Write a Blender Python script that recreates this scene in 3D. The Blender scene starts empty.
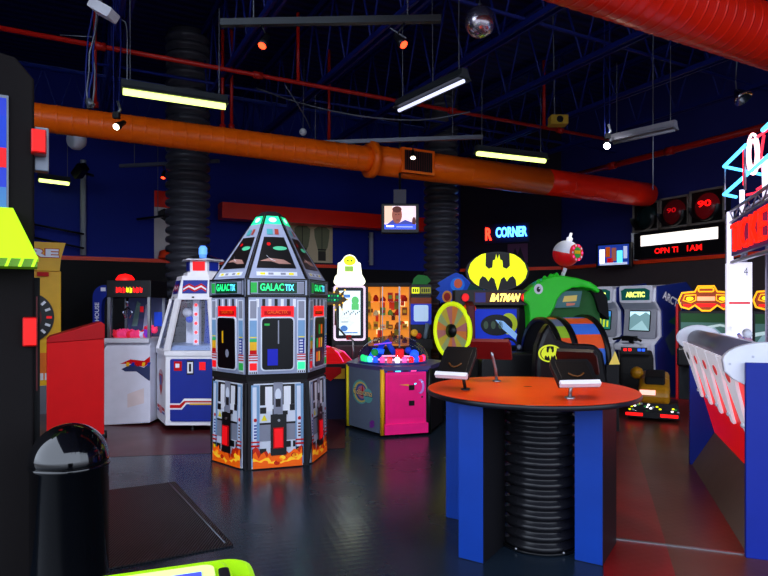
import bpy, bmesh, math, random
from mathutils import Vector, Matrix
random.seed(7)
PI = math.pi
SC = bpy.context.scene
COL = SC.collection
TH = math.radians(28.0)
U = Vector((math.cos(TH), math.sin(TH), 0))      # along the back wall, to the right
V = Vector((-math.sin(TH), math.cos(TH), 0))     # away, along the right wall
ZZ = Vector((0, 0, 1))
FOC, HZ, CAMZ = 600.0, 305.0, 1.6
def W(px, py, D): return Vector(((px-384)/FOC*D, D, CAMZ-(py-HZ)/FOC*D))
def G(px, D, z=0.0): return Vector(((px-384)/FOC*D, D, z))
def R(a, t, z=0.0): return U*a + V*t + ZZ*z

# ---------------------------------------------------------------- materials
def lin(c):
    out = []
    for v in c[:3]:
        v = v/255.0
        out.append(v/12.92 if v <= .04045 else ((v+.055)/1.055)**2.4)
    return (*out, 1.0)
MATS = {}
def mat(name, rgb, rough=.5, metal=0.0, emit=0.0, var=.12, scale=6.0, spec=.28, coat=0.0, bump=0.0, alpha=1.0, ergb=None):
    if name in MATS: return MATS[name]
    m = bpy.data.materials.new(name); m.use_nodes = True
    nt = m.node_tree; N = nt.nodes; L = nt.links
    b = N['Principled BSDF']
    c = lin(rgb)
    b.inputs['Roughness'].default_value = rough
    b.inputs['Metallic'].default_value = metal
    b.inputs['Specular IOR Level'].default_value = spec
    b.inputs['Coat Weight'].default_value = coat
    b.inputs['Alpha'].default_value = alpha
    tc = N.new('ShaderNodeTexCoord')
    nz = N.new('ShaderNodeTexNoise'); nz.inputs['Scale'].default_value = scale; nz.inputs['Detail'].default_value = 3
    L.new(tc.outputs['Object'], nz.inputs['Vector'])
    mx = N.new('ShaderNodeMix'); mx.data_type = 'RGBA'
    mx.inputs[6].default_value = tuple(v*(1-var) for v in c[:3])+(1,)
    mx.inputs[7].default_value = tuple(min(1, v*(1+var)) for v in c[:3])+(1,)
    L.new(nz.outputs['Fac'], mx.inputs[0]); L.new(mx.outputs[2], b.inputs['Base Color'])
    if bump:
        bp = N.new('ShaderNodeBump'); bp.inputs['Strength'].default_value = bump; bp.inputs['Distance'].default_value = .01
        L.new(nz.outputs['Fac'], bp.inputs['Height']); L.new(bp.outputs['Normal'], b.inputs['Normal'])
    if emit:
        b.inputs['Emission Color'].default_value = lin(ergb or rgb)
        b.inputs['Emission Strength'].default_value = emit
    MATS[name] = m
    return m
def em(name, rgb, s): return mat(name, rgb, .5, 0, s, var=.02)
def stripes(name, ca, cb, scale, rough, axis=0, bump=0.0, spec=.5, metal=0):
    m = bpy.data.materials.new(name); m.use_nodes = True
    nt = m.node_tree; N = nt.nodes; L = nt.links; b = N['Principled BSDF']
    b.inputs['Roughness'].default_value = rough; b.inputs['Specular IOR Level'].default_value = spec; b.inputs['Metallic'].default_value = metal
    tc = N.new('ShaderNodeTexCoord'); w = N.new('ShaderNodeTexWave'); w.wave_type = 'BANDS'
    w.bands_direction = 'XYZ'[axis]; w.inputs['Scale'].default_value = scale; w.inputs['Distortion'].default_value = .0
    L.new(tc.outputs['Object'], w.inputs['Vector'])
    mx = N.new('ShaderNodeMix'); mx.data_type = 'RGBA'; mx.inputs[6].default_value = lin(ca); mx.inputs[7].default_value = lin(cb)
    L.new(w.outputs['Fac'], mx.inputs[0]); L.new(mx.outputs[2], b.inputs['Base Color'])
    if bump:
        bp = N.new('ShaderNodeBump'); bp.inputs['Strength'].default_value = bump; bp.inputs['Distance'].default_value = .02
        L.new(w.outputs['Fac'], bp.inputs['Height']); L.new(bp.outputs['Normal'], b.inputs['Normal'])
    MATS[name] = m
    return m
def glassy(name, tint, fac=.12, rough=.03):
    m = bpy.data.materials.new(name); m.use_nodes = True
    nt = m.node_tree; N = nt.nodes; L = nt.links; N.clear()
    o = N.new('ShaderNodeOutputMaterial'); t = N.new('ShaderNodeBsdfTransparent'); g = N.new('ShaderNodeBsdfGlossy'); x = N.new('ShaderNodeMixShader')
    lw = N.new('ShaderNodeLayerWeight'); lw.inputs['Blend'].default_value = .25
    ad = N.new('ShaderNodeMath'); ad.operation = 'MULTIPLY_ADD'; ad.inputs[1].default_value = .5; ad.inputs[2].default_value = fac
    t.inputs['Color'].default_value = lin(tint); g.inputs['Color'].default_value = (.9, .9, 1, 1); g.inputs['Roughness'].default_value = rough
    L.new(lw.outputs['Fresnel'], ad.inputs[0]); L.new(ad.outputs[0], x.inputs[0]); L.new(t.outputs[0], x.inputs[1]); L.new(g.outputs[0], x.inputs[2]); L.new(x.outputs[0], o.inputs['Surface'])
    MATS[name] = m
    return m
def floor_mat(name, rgb, rough, sc=3.0, tile=16):
    m = mat(name, rgb, rough, var=.35, scale=sc, spec=.5)
    nt = m.node_tree; N = nt.nodes; L = nt.links; b = N['Principled BSDF']
    tc = N.new('ShaderNodeTexCoord'); mp = N.new('ShaderNodeMapping'); mp.inputs['Rotation'].default_value = (0, 0, TH+PI/4)
    v = N.new('ShaderNodeTexVoronoi'); v.inputs['Scale'].default_value = tile; v.inputs['Randomness'].default_value = .1
    L.new(tc.outputs['Object'], mp.inputs[0]); L.new(mp.outputs[0], v.inputs['Vector'])
    bp = N.new('ShaderNodeBump'); bp.inputs['Strength'].default_value = .12; bp.inputs['Distance'].default_value = .006
    L.new(v.outputs['Distance'], bp.inputs['Height']); L.new(bp.outputs['Normal'], b.inputs['Normal'])
    n2 = N.new('ShaderNodeTexNoise'); n2.inputs['Scale'].default_value = 1.3; n2.inputs['Detail'].default_value = 4
    L.new(tc.outputs['Object'], n2.inputs['Vector'])
    mr = N.new('ShaderNodeMapRange'); mr.inputs[3].default_value = rough-.1; mr.inputs[4].default_value = rough+.14
    L.new(n2.outputs['Fac'], mr.inputs[0]); L.new(mr.outputs[0], b.inputs['Roughness'])
    return m

# ---------------------------------------------------------------- mesh builder
class Fr:
    def __init__(s, o, ux, uy):
        s.o = Vector(o); s.ux = Vector(ux).normalized(); s.uy = Vector(uy).normalized(); s.n = s.ux.cross(s.uy).normalized()
    def p(s, u, v, w=0.0): return s.o + s.ux*u + s.uy*v + s.n*w
def front(y, x=0, z=0): return Fr((x, y, z), (1, 0, 0), (0, 0, 1))
def lside(x, y=0, z=0): return Fr((x, y, z), (0, -1, 0), (0, 0, 1))
def rside(x, y=0, z=0): return Fr((x, y, z), (0, 1, 0), (0, 0, 1))
def topf(z, x=0, y=0): return Fr((x, y, z), (1, 0, 0), (0, 1, 0))
TEXTS = {}
def textgeo(s, bold=0.0):
    if (s, bold) in TEXTS: return TEXTS[(s, bold)]
    cu = bpy.data.curves.new('t', 'FONT'); cu.body = s; cu.offset = bold; cu.resolution_u = 3
    ob = bpy.data.objects.new('t', cu); COL.objects.link(ob)
    bpy.context.view_layer.update()
    me = bpy.data.meshes.new_from_object(ob.evaluated_get(bpy.context.evaluated_depsgraph_get()))
    vs = [(v.co.x, v.co.y) for v in me.vertices]; fs = [tuple(p.vertices) for p in me.polygons]
    bpy.data.objects.remove(ob); bpy.data.meshes.remove(me); bpy.data.curves.remove(cu)
    x0 = min(v[0] for v in vs); x1 = max(v[0] for v in vs); y0 = min(v[1] for v in vs); y1 = max(v[1] for v in vs)
    vs = [((v[0]-x0)/(x1-x0), (v[1]-y0)/(y1-y0)) for v in vs]
    TEXTS[(s, bold)] = (vs, fs)
    return TEXTS[(s, bold)]
class MB:
    def __init__(s): s.v = []; s.f = []; s.m = []; s.s = []; s.mats = []
    def mi(s, m):
        if m not in s.mats: s.mats.append(m)
        return s.mats.index(m)
    def add(s, vs, fs, m, smooth=False):
        b = len(s.v); k = s.mi(m); s.v += [tuple(v) for v in vs]
        for f in fs: s.f.append(tuple(b+i for i in f)); s.m.append(k); s.s.append(smooth)
        return s
    def slab(s, F, pts, w0, w1, m, m2=None):
        n = len(pts); vs = [F.p(u, v, w0) for u, v in pts]+[F.p(u, v, w1) for u, v in pts]
        s.add(vs, [tuple(range(n))[::-1]]+[(i, (i+1) % n, n+(i+1) % n, n+i) for i in range(n)], m)
        s.add(vs[n:], [tuple(range(n))], m2 or m)
        return s
    def poly(s, F, pts, m, w=.003): return s.add([F.p(u, v, w) for u, v in pts], [tuple(range(len(pts)))], m)
    def rect(s, F, u0, v0, u1, v1, m, w=.003): return s.poly(F, [(u0, v0), (u1, v0), (u1, v1), (u0, v1)], m, w)
    def rslab(s, F, u0, v0, u1, v1, w0, w1, m, m2=None): return s.slab(F, [(u0, v0), (u1, v0), (u1, v1), (u0, v1)], w0, w1, m, m2)
    def ell(s, F, cu, cv, ru, rv, m, w=.003, n=28, a0=0, a1=2*PI):
        pts = [(cu+ru*math.cos(a0+(a1-a0)*i/n), cv+rv*math.sin(a0+(a1-a0)*i/n)) for i in range(n if a1-a0 > 6.2 else n+1)]
        return s.poly(F, pts, m, w)
    def ellslab(s, F, cu, cv, ru, rv, w0, w1, m, m2=None, n=32):
        return s.slab(F, [(cu+ru*math.cos(2*PI*i/n), cv+rv*math.sin(2*PI*i/n)) for i in range(n)], w0, w1, m, m2)
    def text(s, F, t, u0, v0, u1, v1, m, w=.005, bold=0.0, shear=0.0, depth=0.0):
        vs, fs = textgeo(t, bold)
        P = [F.p(u0+a*(u1-u0)+shear*b*(v1-v0), v0+b*(v1-v0), w) for a, b in vs]
        s.add(P, fs, m)
        if depth:
            Q = [p+F.n*depth for p in P]; s.add(Q, fs, m)
            cnt = {}
            for f in fs:
                for i in range(len(f)):
                    e = (f[i], f[(i+1) % len(f)]); cnt[e] = 1
            n = len(P)
            s.add(P+Q, [(a, b, n+b, n+a) for a, b in cnt if (b, a) not in cnt], m)
        return s
    def box(s, x0, y0, z0, x1, y1, z1, m):
        vs = [(x, y, z) for z in (z0, z1) for x, y in ((x0, y0), (x1, y0), (x1, y1), (x0, y1))]
        return s.add(vs, [(3, 2, 1, 0), (4, 5, 6, 7), (0, 1, 5, 4), (1, 2, 6, 5), (2, 3, 7, 6), (3, 0, 4, 7)], m)
    def tube(s, pts, r, m, n=8, caps=True, smooth=True, closed=False):
        pts = [Vector(p) for p in pts]; k = len(pts); rings = []; prev = None
        for i, p in enumerate(pts):
            if closed: d = (pts[(i+1) % k]-pts[i-1])
            else: d = (pts[min(i+1, k-1)]-pts[max(i-1, 0)])
            d = d.normalized() if d.length > 1e-9 else Vector((0, 0, 1))
            if prev is None:
                a = d.cross(Vector((0, 0, 1)))
                if a.length < .1: a = d.cross(Vector((0, 1, 0)))
            else: a = prev - d*prev.dot(d)
            a.normalize(); prev = a; b = d.cross(a)
            rr = r[i] if isinstance(r, (list, tuple)) else r
            rings.append([p+(a*math.cos(2*PI*j/n)+b*math.sin(2*PI*j/n))*rr for j in range(n)])
        vs = [q for ring in rings for q in ring]
        fs = [(i*n+j, i*n+(j+1) % n, ((i+1) % k)*n+(j+1) % n, ((i+1) % k)*n+j) for i in range(k if closed else k-1) for j in range(n)]
        s.add(vs, fs, m, smooth)
        if caps and not closed:
            s.add(rings[0], [tuple(range(n))[::-1]], m); s.add(rings[-1], [tuple(range(n))], m)
        return s
    def lathe(s, prof, m, n=32, c=(0, 0, 0), axis=None, smooth=True, a0=0.0, a1=2*PI):
        c = Vector(c); ax = Vector(axis).normalized() if axis else Vector((0, 0, 1))
        e1 = ax.cross(Vector((0, 0, 1)))
        if e1.length < .1: e1 = Vector((1, 0, 0))
        e1.normalize(); e2 = ax.cross(e1)
        full = a1-a0 > 6.28; nn = n if full else n+1
        vs = []
        for r, z in prof:
            for j in range(nn):
                a = a0+(a1-a0)*j/n
                vs.append(c+ax*z+(e1*math.cos(a)+e2*math.sin(a))*max(r, 1e-5))
        fs = [(i*nn+j, i*nn+(j+1) % nn, (i+1)*nn+(j+1) % nn, (i+1)*nn+j) for i in range(len(prof)-1) for j in range(n if full else n)]
        return s.add(vs, fs, m, smooth)
    def sphere(s, c, r, m, n=20, k=12, sz=1.0, lo=0.0, hi=1.0):
        return s.lathe([(r*math.sin(PI*(lo+(hi-lo)*i/k)), -r*sz*math.cos(PI*(lo+(hi-lo)*i/k))) for i in range(k+1)], m, n, c)
    def frust(s, n, r0, z0, r1, z1, m, m_top=None, cap=True, off=None):
        # a prism or frustum with one face looking to -y
        off = PI/n if off is None else off
        def ring(r, z): return [Vector((r*math.cos(-PI/2-PI/n+2*PI*i/n), r*math.sin(-PI/2-PI/n+2*PI*i/n), z)) for i in range(n)]
        A = ring(r0, z0); B = ring(r1, z1)
        s.add(A+B, [(i, (i+1) % n, n+(i+1) % n, n+i) for i in range(n)], m)
        if cap: s.add(B, [tuple(range(n))], m_top or m); s.add(A, [tuple(range(n))[::-1]], m)
        frs = []
        for i in range(n):
            a, b, c, d = A[i], A[(i+1) % n], B[(i+1) % n], B[i]
            mid = (a+b)/2; top = (c+d)/2
            F = Fr(mid, b-a, top-mid); F.w0 = (b-a).length; F.w1 = (c-d).length; F.h = (top-mid).length
            frs.append(F)
        return frs
    def build(s, name, parent=None, loc=(0, 0, 0), rotz=0.0, bevel=0.0, world=False):
        me = bpy.data.meshes.new(name)
        vs = s.v
        if world: L = Vector(loc); vs = [tuple(Vector(v)-L) for v in vs]
        me.from_pydata(vs, [], s.f)
        for m in s.mats: me.materials.append(m)
        me.polygons.foreach_set('material_index', s.m); me.polygons.foreach_set('use_smooth', s.s)
        bm = bmesh.new(); bm.from_mesh(me); bmesh.ops.remove_doubles(bm, verts=bm.verts, dist=1e-5)
        bmesh.ops.recalc_face_normals(bm, faces=bm.faces); bm.to_mesh(me); bm.free(); me.update()
        o = bpy.data.objects.new(name, me); COL.objects.link(o)
        if parent: o.parent = parent
        else: o.location = loc; o.rotation_euler = (0, 0, rotz)
        if bevel:
            b = o.modifiers.new('Bevel', 'BEVEL'); b.width = bevel; b.segments = 2; b.limit_method = 'ANGLE'; b.angle_limit = .7
        return o
def thing(name, label, cat, loc=(0, 0, 0), rotz=0.0, group=None):
    o = bpy.data.objects.new(name, None); COL.objects.link(o); o.location = loc; o.rotation_euler = (0, 0, rotz)
    o.empty_display_size = .2
    o['label'] = label; o['category'] = cat
    if group: o['group'] = group
    return o
def tag(o, label, cat, group=None):
    o['label'] = label; o['category'] = cat
    if group: o['group'] = group
    return o
def struct(o): o['kind'] = 'structure'; return o
def dup(root, loc, rotz, label, group=None):
    r = root.copy(); COL.objects.link(r); r.location = loc; r.rotation_euler = (0, 0, rotz); r['label'] = label
    if group: r['group'] = group
    def rec(a, b):
        for ch in list(a.children):
            c = ch.copy(); COL.objects.link(c); c.parent = b; rec(ch, c)
    rec(root, r)
    return r
def arc(cx, cy, r, a0, a1, n, ry=None):
    ry = r if ry is None else ry
    return [(cx+r*math.cos(math.radians(a0+(a1-a0)*i/n)), cy+ry*math.sin(math.radians(a0+(a1-a0)*i/n))) for i in range(n+1)]
def rrect(u0, v0, u1, v1, r, n=4):
    return arc(u1-r, v1-r, r, 0, 90, n)+arc(u0+r, v1-r, r, 90, 180, n)+arc(u0+r, v0+r, r, 180, 270, n)+arc(u1-r, v0+r, r, 270, 360, n)

# palette
black = mat('black_plastic', (14, 14, 17), .35)
dark = mat('dark_panel', (24, 20, 26), .55)
matte = mat('matte_black', (10, 10, 12), .8)
gloss = mat('gloss_black', (5, 5, 7), .12, coat=.6)
white = mat('white_laminate', (205, 208, 226), .35)
cream = mat('white_vinyl', (225, 226, 235), .4)
grey = mat('grey_metal', (110, 115, 125), .4, .5)
lgrey = mat('light_grey_shell', (188, 190, 204), .4)
steel = mat('brushed_steel', (150, 150, 155), .3, .9)
chrome = mat('chrome', (200, 200, 205), .12, 1.0)
cabblue = mat('blue_paint', (3, 54, 148), .45, var=.18, scale=4)
navy = mat('navy_laminate', (16, 38, 140), .4)
red = mat('red_paint', (185, 4, 10), .5, spec=.15)
dred = mat('dark_red_panel', (90, 12, 18), .5)
yellow = mat('yellow_panel', (225, 170, 20), .4)
lemon = mat('yellow_edge', (230, 215, 20), .4)
pink = mat('hot_pink_laminate', (240, 30, 130), .35)
orange = mat('orange_laminate', (250, 64, 3), .35)
ductor = mat('orange_duct_paint', (255, 100, 8), .32, var=.15, scale=2)
ductred = mat('red_duct_paint', (245, 34, 8), .3, var=.12, scale=2)
pipered = mat('red_pipe_paint', (165, 18, 8), .35)
joistb = mat('blue_joist_paint', (12, 28, 112), .5)
gunm = mat('gunmetal', (58, 62, 66), .45, .5)
wood = mat('brown_edge', (90, 55, 30), .5)
olive = mat('olive_cloth', (118, 124, 96), .8)
sand = mat('beige_print', (180, 160, 125), .6)
eW = em('lit_white', (255, 252, 250), 1.6)
eWs = em('lit_white_soft', (210, 220, 255), .55)
eTube = em('fluorescent_tube', (232, 255, 135), 2.6)
eTubeW = em('cool_tube', (215, 220, 255), 1.3)
eR = em('lit_red', (255, 18, 16), 1.6)
eRd = em('lit_dim_red', (225, 12, 22), .45)
eY = em('lit_yellow', (235, 240, 20), 1.0)
eO = em('lit_orange', (255, 130, 10), 1.1)
eOd = em('lit_dim_orange', (225, 95, 10), .4)
eG = em('lit_green', (40, 240, 130), 1.1)
eGd = em('lit_dim_green', (30, 150, 60), .35)
eB = em('lit_blue', (30, 90, 255), 1.0)
eBd = em('lit_dim_blue', (20, 60, 190), .35)
eC = em('lit_cyan', (90, 215, 255), 1.5)
eP = em('lit_pink', (255, 70, 150), 1.2)
eV = em('lit_violet', (150, 80, 255), 1.0)
eLime = em('lime_acrylic', (178, 240, 20), .75)
clear = glassy('clear_acrylic', (245, 248, 255), .02)
smoke = glassy('smoked_glass', (120, 125, 140), .03)
darkglass = mat('dark_screen_glass', (4, 5, 8), .08, coat=.5)
# ================================================================ the room
T_BACK, A_R, A_L, CEIL = 13.55, 11.2, -3.0, 6.3
fl = MB()
base = floor_mat('rubber_floor', (25, 36, 48), .23)
fred = floor_mat('red_floor', (125, 8, 10), .32)
fbrown = floor_mat('brown_floor', (88, 46, 34), .34)
fmar = floor_mat('maroon_floor', (70, 22, 26), .34)
def quad(mb, pts, m): mb.add(pts, [(0, 1, 2, 3)], m)
quad(fl, [R(A_L, -5), R(A_R, -5), R(A_R, T_BACK), R(A_L, T_BACK)], base)
cd = Vector((.33, .944, 0)).normalized(); cr = Vector((.944, -.33, 0))      # the ticket counter's own axes
e0 = Vector((1.72, 3.54, 0))
def band(o0, o1, m, l0=-3.0, l1=7.5, z=.002):
    p = [e0+cr*o0+cd*l0, e0+cr*o1+cd*l0, e0+cr*o1+cd*l1, e0+cr*o0+cd*l1]
    quad(fl, [q+ZZ*z for q in p], m)
band(-.40, 0, fred); band(0, .62, fbrown); band(.62, 1.3, fred, z=.002)
a, b = G(40, 6.2), G(345, 6.7); c, d = G(345, 9.5), G(40, 9.5)
quad(fl, [q+ZZ*.002 for q in (a, b, c, d)], fmar)
struct(fl.build('floor'))
o = MB(); p0 = Vector((1.58, 4.10, 0)); p1 = p0+cr*.95
F = Fr(p0, cr, cd); o.slab(F, [(0, -.012), (.85, -.012), (.85, .012), (0, .012)], .002, .008, steel)
struct(o.build('trim_1', loc=p0, world=True))

wblue = mat('blue_wall_paint', (12, 33, 138), .75, var=.1, scale=1.5)
wnavy = mat('navy_wall_paint', (34, 38, 112), .75, var=.1, scale=1.5)
wblack = mat('black_wainscot', (15, 12, 15), .7)
wbrown = mat('brown_wainscot', (66, 55, 55), .7)
wplum = mat('plum_wall_paint', (24, 14, 34), .75)
trimred = mat('red_trim_paint', (250, 62, 20), .4)
def wall(name, p, q, mlow, mup, zs=2.5, th=.15):
    d = (q-p).normalized(); n = d.cross(ZZ)      # towards the room on the right-hand side of p>q
    F = Fr(p, d, ZZ); L = (q-p).length
    w = MB(); w.rslab(F, 0, 0, L, zs, -th, 0, mlow); w.rslab(F, 0, zs, L, CEIL, -th, 0, mup)
    return struct(w.build(name, loc=p, world=True))
wall('wall_back', R(A_L, T_BACK), R(A_R, T_BACK), wblack, wblue)
wall('wall_right', R(A_R, T_BACK), R(A_R, -5), wbrown, wnavy)
wall('wall_left', R(A_L, 5.0), R(A_L, T_BACK), wblack, wblue)      # daylight comes in from the left, in front of this wall
cA, cB = Vector((2.08, 16.35, 0)), Vector((4.5, 15.25, 0))
wall('wall_corner', cA, cB, wblack, wplum, th=.05)
def wtrim(k, p, q, z0=2.5, z1=2.58, m=trimred, out=.06):
    d = (q-p).normalized(); F = Fr(p, d, ZZ); t = MB(); t.rslab(F, 0, z0, (q-p).length, z1, .0, out, m)
    return struct(t.build('trim_%d' % k, loc=p, world=True))
wtrim(2, R(A_L, T_BACK), R(5.9, T_BACK)); wtrim(3, R(A_R, 11.35), R(A_R, -5)); wtrim(4, cA, cB)
deck = stripes('blue_roof_deck', (14, 22, 98), (6, 10, 48), 1.6, .6, axis=1, bump=.5)
ce = MB(); ce.box(A_L, -5, 0, A_R, T_BACK, .08, deck)
struct(ce.build('ceiling', loc=(0, 0, CEIL), rotz=TH))

# roof joists along V, with web bars
k = 4
for a in (.62, 2.1, 3.5, 4.95, 6.4, 8.0, 9.5):
    k += 1; j = MB(); z0, z1 = 5.0, 6.2; t0, t1 = -4.5, T_BACK-.1
    for zz in (z0, z1):
        for s in (-.05, .05):
            P = R(a+s, t0, zz); F = Fr(P, V, ZZ); j.rslab(F, 0, -.035, t1-t0, .035, -.018, .018, joistb)
    n = 22; st = (t1-t0)/n
    for i in range(n):
        j.tube([R(a, t0+i*st, z0), R(a, t0+(i+.5)*st, z1)], .016, joistb, 5); j.tube([R(a, t0+(i+.5)*st, z1), R(a, t0+(i+1)*st, z0)], .016, joistb, 5)
    struct(j.build('trim_%d' % k, loc=R(a, t0, z0), world=True))
# cross bridging along U
for t in (2.2, 5.6, 9.5):
    k += 1; j = MB()
    j.tube([R(.3, t, 5.05), R(A_R-.2, t, 5.05)], .022, joistb, 6)
    struct(j.build('trim_%d' % k, loc=R(.3, t, 5.05), world=True))
# girder with diagonal lattice high by the back wall
k += 1; j = MB(); gt = 11.6
girder = mat('blue_girder_paint', (20, 42, 130), .5)
for zz in (4.85, 5.6): j.tube([R(-2.8, gt, zz), R(A_R-.3, gt, zz)], .04, girder, 6)
for i in range(30):
    a = -2.8+i*.45; j.tube([R(a, gt, 4.85), R(a+.225, gt, 5.6), R(a+.45, gt, 4.85)], .014, girder, 5)
struct(j.build('trim_%d' % k, loc=R(-2.8, gt, 4.85), world=True))

def pworld(name, mb, loc, label, cat, group=None): return tag(mb.build(name, loc=loc, world=True), label, cat, group)

# ---------------------------------------------------------------- ducts and pipes
def spiral(mb, p, q, r0, r1, m, step=.32, n=24):
    L = (q-p).length; ax = (q-p)/L; prof = []; N = max(2, int(L/step))
    for i in range(N+1):
        s = L*i/N; r = r0+(r1-r0)*i/N
        if 0 < i < N: prof += [(r, s-.024), (r, s-.012), (r+.0045, s-.005), (r+.0045, s+.005), (r, s+.012), (r, s+.024)]
        else: prof += [(r, s)]
    mb.lathe([(0, 0)]+prof+[(0, L)], m, n, p, ax)
dz = 3.92
def duct_pt(px, z=dz):       # where the pixel column meets the vertical plane through the main duct
    x0, D0 = W(35, 0, 7.4).x, 7.4
    s = (px-384)/FOC; t = (s*D0-x0)/(U.x-s*U.y)
    return Vector((x0+U.x*t, D0+U.y*t, z))
main = thing('air_duct', 'long orange round air duct with a collar and grille running under the roof', 'duct', duct_pt(35))
L0 = main.location.copy()
def loc(mb, L): mb.v = [tuple(Vector(v)-L) for v in mb.v]; return mb
m_ = MB(); spiral(m_, duct_pt(-60), duct_pt(372), .165, .2, ductor, step=.17); loc(m_, L0).build('spiral_section', main)
m_ = MB(); c0 = duct_pt(368); m_.lathe([(.2, 0), (.29, 0), (.29, .10), (.2, .10)], ductor, 32, c0, U); loc(m_, L0).build('collar', main)
m_ = MB(); spiral(m_, duct_pt(374), duct_pt(545), .235, .245, ductor, step=2.2, n=28); loc(m_, L0).build('smooth_section', main)
m_ = MB(); spiral(m_, duct_pt(545), duct_pt(648), .245, .245, ductred, step=.5, n=28); loc(m_, L0).build('end_section', main)
m_ = MB(); c0 = duct_pt(394); nrm = Vector((U.y, -U.x, 0)); F = Fr(c0+nrm*.2, U, ZZ)
m_.rslab(F, 0, -.2, .62, .2, -.02, .06, ductor, ductor); m_.rect(F, .05, -.16, .57, .16, matte, .063)
for i in range(12): m_.rslab(F, .07+i*.042, -.16, .078+i*.042, .16, .06, .07, dred)
loc(m_, L0).build('grille', main)

m_ = MB(); p = W(768, 38, 6.55)+U*2.5; q = p-U*7.5; spiral(m_, q, p, .30, .30, ductred, step=.14, n=40)
pworld('air_duct', m_, q, 'thick red spiral air duct crossing the upper right ceiling corner', 'duct')
m_ = MB(); a = W(220, 211, 12.9); L = 5.1; F = Fr(a, U, ZZ); m_.rslab(F, 0, -.17, L, .17, -.2, .2, ductred)
pworld('soffit_duct', m_, a, 'rectangular red duct section high on the back wall behind the rocket tower', 'duct')
# sprinkler pipes
def uline(px, py, D, px2):
    p = W(px, py, D); s = (px2-384)/FOC; t = (s*p.y-p.x)/(U.x-s*U.y); return p, p+U*t
p, q = uline(0, 28, 6.6, -60); _, r = uline(0, 28, 6.6, 618)
m_ = MB(); m_.tube([q, r], .03, pipered, 8)
for px in (100, 258, 452, 560):
    _, c = uline(0, 28, 6.6, px); m_.tube([c-U*.06, c+U*.06], .05, pipered, 8)
_, c = uline(0, 28, 6.6, 298); m_.tube([c, c+ZZ*(5.6-c.z)], .025, pipered, 6)
_, c = uline(0, 28, 6.6, 544); m_.tube([c, c+ZZ*(5.8-c.z)], .03, pipered, 6)
pworld('sprinkler_pipe', m_, q, 'long thin red sprinkler pipe crossing above the orange duct', 'pipe')
def drop(px, py0, py1, D, lab):
    m_ = MB(); a = W(px, py1, D); b = W(px, py0, D); b.z = min(b.z, 6.2); m_.tube([a, b], .025, pipered, 6); m_.tube([a-ZZ*.0, a+ZZ*.08], .045, pipered, 8)
    pworld('sprinkler_drop', m_, a, lab, 'pipe')
drop(95, -40, 108, 7.9, 'short vertical red pipe rising from the orange duct at left behind the cable bundle')
drop(222.5, 30, 130, 8.9, 'vertical red pipe left of a twin above the orange duct beside the green tube light')
drop(231.5, 30, 130, 9.0, 'vertical red pipe right of its twin above the orange duct')
drop(329, 50, 149, 9.9, 'vertical red pipe above the orange duct between two track bars')
def vline(px, py, D, px2):
    p = W(px, py, D); s = (px2-384)/FOC; t = (s*p.y-p.x)/(V.x-s*V.y); return p, p+V*t
p, q = vline(760, 128, 9.2, 572); _, r = vline(760, 128, 9.2, 800)
m_ = MB(); m_.tube([r, q], .055, pipered, 10)
for px in (612, 670): _, c = vline(760, 128, 9.2, px); m_.tube([c-V*.08, c+V*.08], .07, pipered, 10)
pworld('sprinkler_pipe', m_, q, 'thick red pipe rising to the right towards the neon truss tower', 'pipe')

# ---------------------------------------------------------------- corrugated columns
def column(px, D, z1, rad, pitch, lab, z0=0, name='corrugated_column'):
    m_ = MB(); c = G(px, D, z0); prof = [(0, 0), (rad*.86, 0)]; z = 0.0
    while z < z1-z0-pitch:
        prof += [(rad*.80, z+pitch*.08), (rad*.97, z+pitch*.25), (rad, z+pitch*.45), (rad, z+pitch*.6), (rad*.96, z+pitch*.8), (rad*.80, z+pitch*.94)]; z += pitch
    prof += [(rad*.86, z1-z0), (0, z1-z0)]
    m_.lathe(prof, corr, 40); o = m_.build(name, loc=c); return tag(o, lab, 'column')
corr = mat('black_corrugated_pipe', (60, 60, 68), .3, var=.1)
column(188, 10.3, 6.25, .37, .155, 'thick black corrugated pipe column at left behind the white tower game')
column(441, 12.4, 6.25, .36, .155, 'thick black corrugated pipe column in the middle between the hanging television and the neon sign')

# ---------------------------------------------------------------- ceiling lights
def wire(mb, p, top=5.05, r=.006): mb.tube([p, (p[0], p[1], top)], r, grey, 4, False)
def tubelight(P, Q, lab, lit=True, name='tube_light', hood=gunm, tmat=None):
    c = (P+Q)/2; d = (Q-P); L = d.length; t = thing(name, lab, 'light', c); F = Fr((0, 0, 0), d, ZZ)
    h = MB(); h.slab(Fr(-d/2, d.cross(ZZ)*-1, ZZ), [(-.06, 0), (.06, 0), (.10, -.02), (.09, -.02), (.05, .03), (.04, .09), (-.04, .09), (-.05, .03), (-.09, -.02), (-.10, -.02)], 0, L, hood)
    hd = h.build('hood', t)
    g = MB(); g.tube([F.p(-L/2+.02, -.035), F.p(L/2-.02, -.035)], .035 if lit else .02, tmat or eTube, 10); g.build('tube', hd)
    for s in (-.42, .42): w = MB(); p = F.p(s*L, .09); w.tube([p, p+ZZ*(5.05-c.z-.09)], .006, grey, 4, False); w.build('hanger', t)
    return t
def at_z(px, py, z): D = (z-CAMZ)*FOC/(HZ-py); return W(px, py, D)
zl = 3.95
tubelight(at_z(121, 88, zl), at_z(227, 104, zl), 'bright yellow-green tube light hung nearest the camera, over the left side')
tubelight(at_z(476, 151, zl), at_z(546, 159, zl), 'bright yellow-green tube light at centre right, under the disco ball')
tubelight(at_z(38, 178, zl), at_z(70, 182, zl), 'small distant yellow-green tube light beside the black cabinet at left')
tubelight(at_z(398, 108, zl), at_z(465, 77, zl), 'dark hooded strip light with a faint white tube below the disco ball', hood=gunm, tmat=eTubeW, lit=False)
gl = mat('pale_grey_hood', (150, 150, 160), .5)
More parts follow.
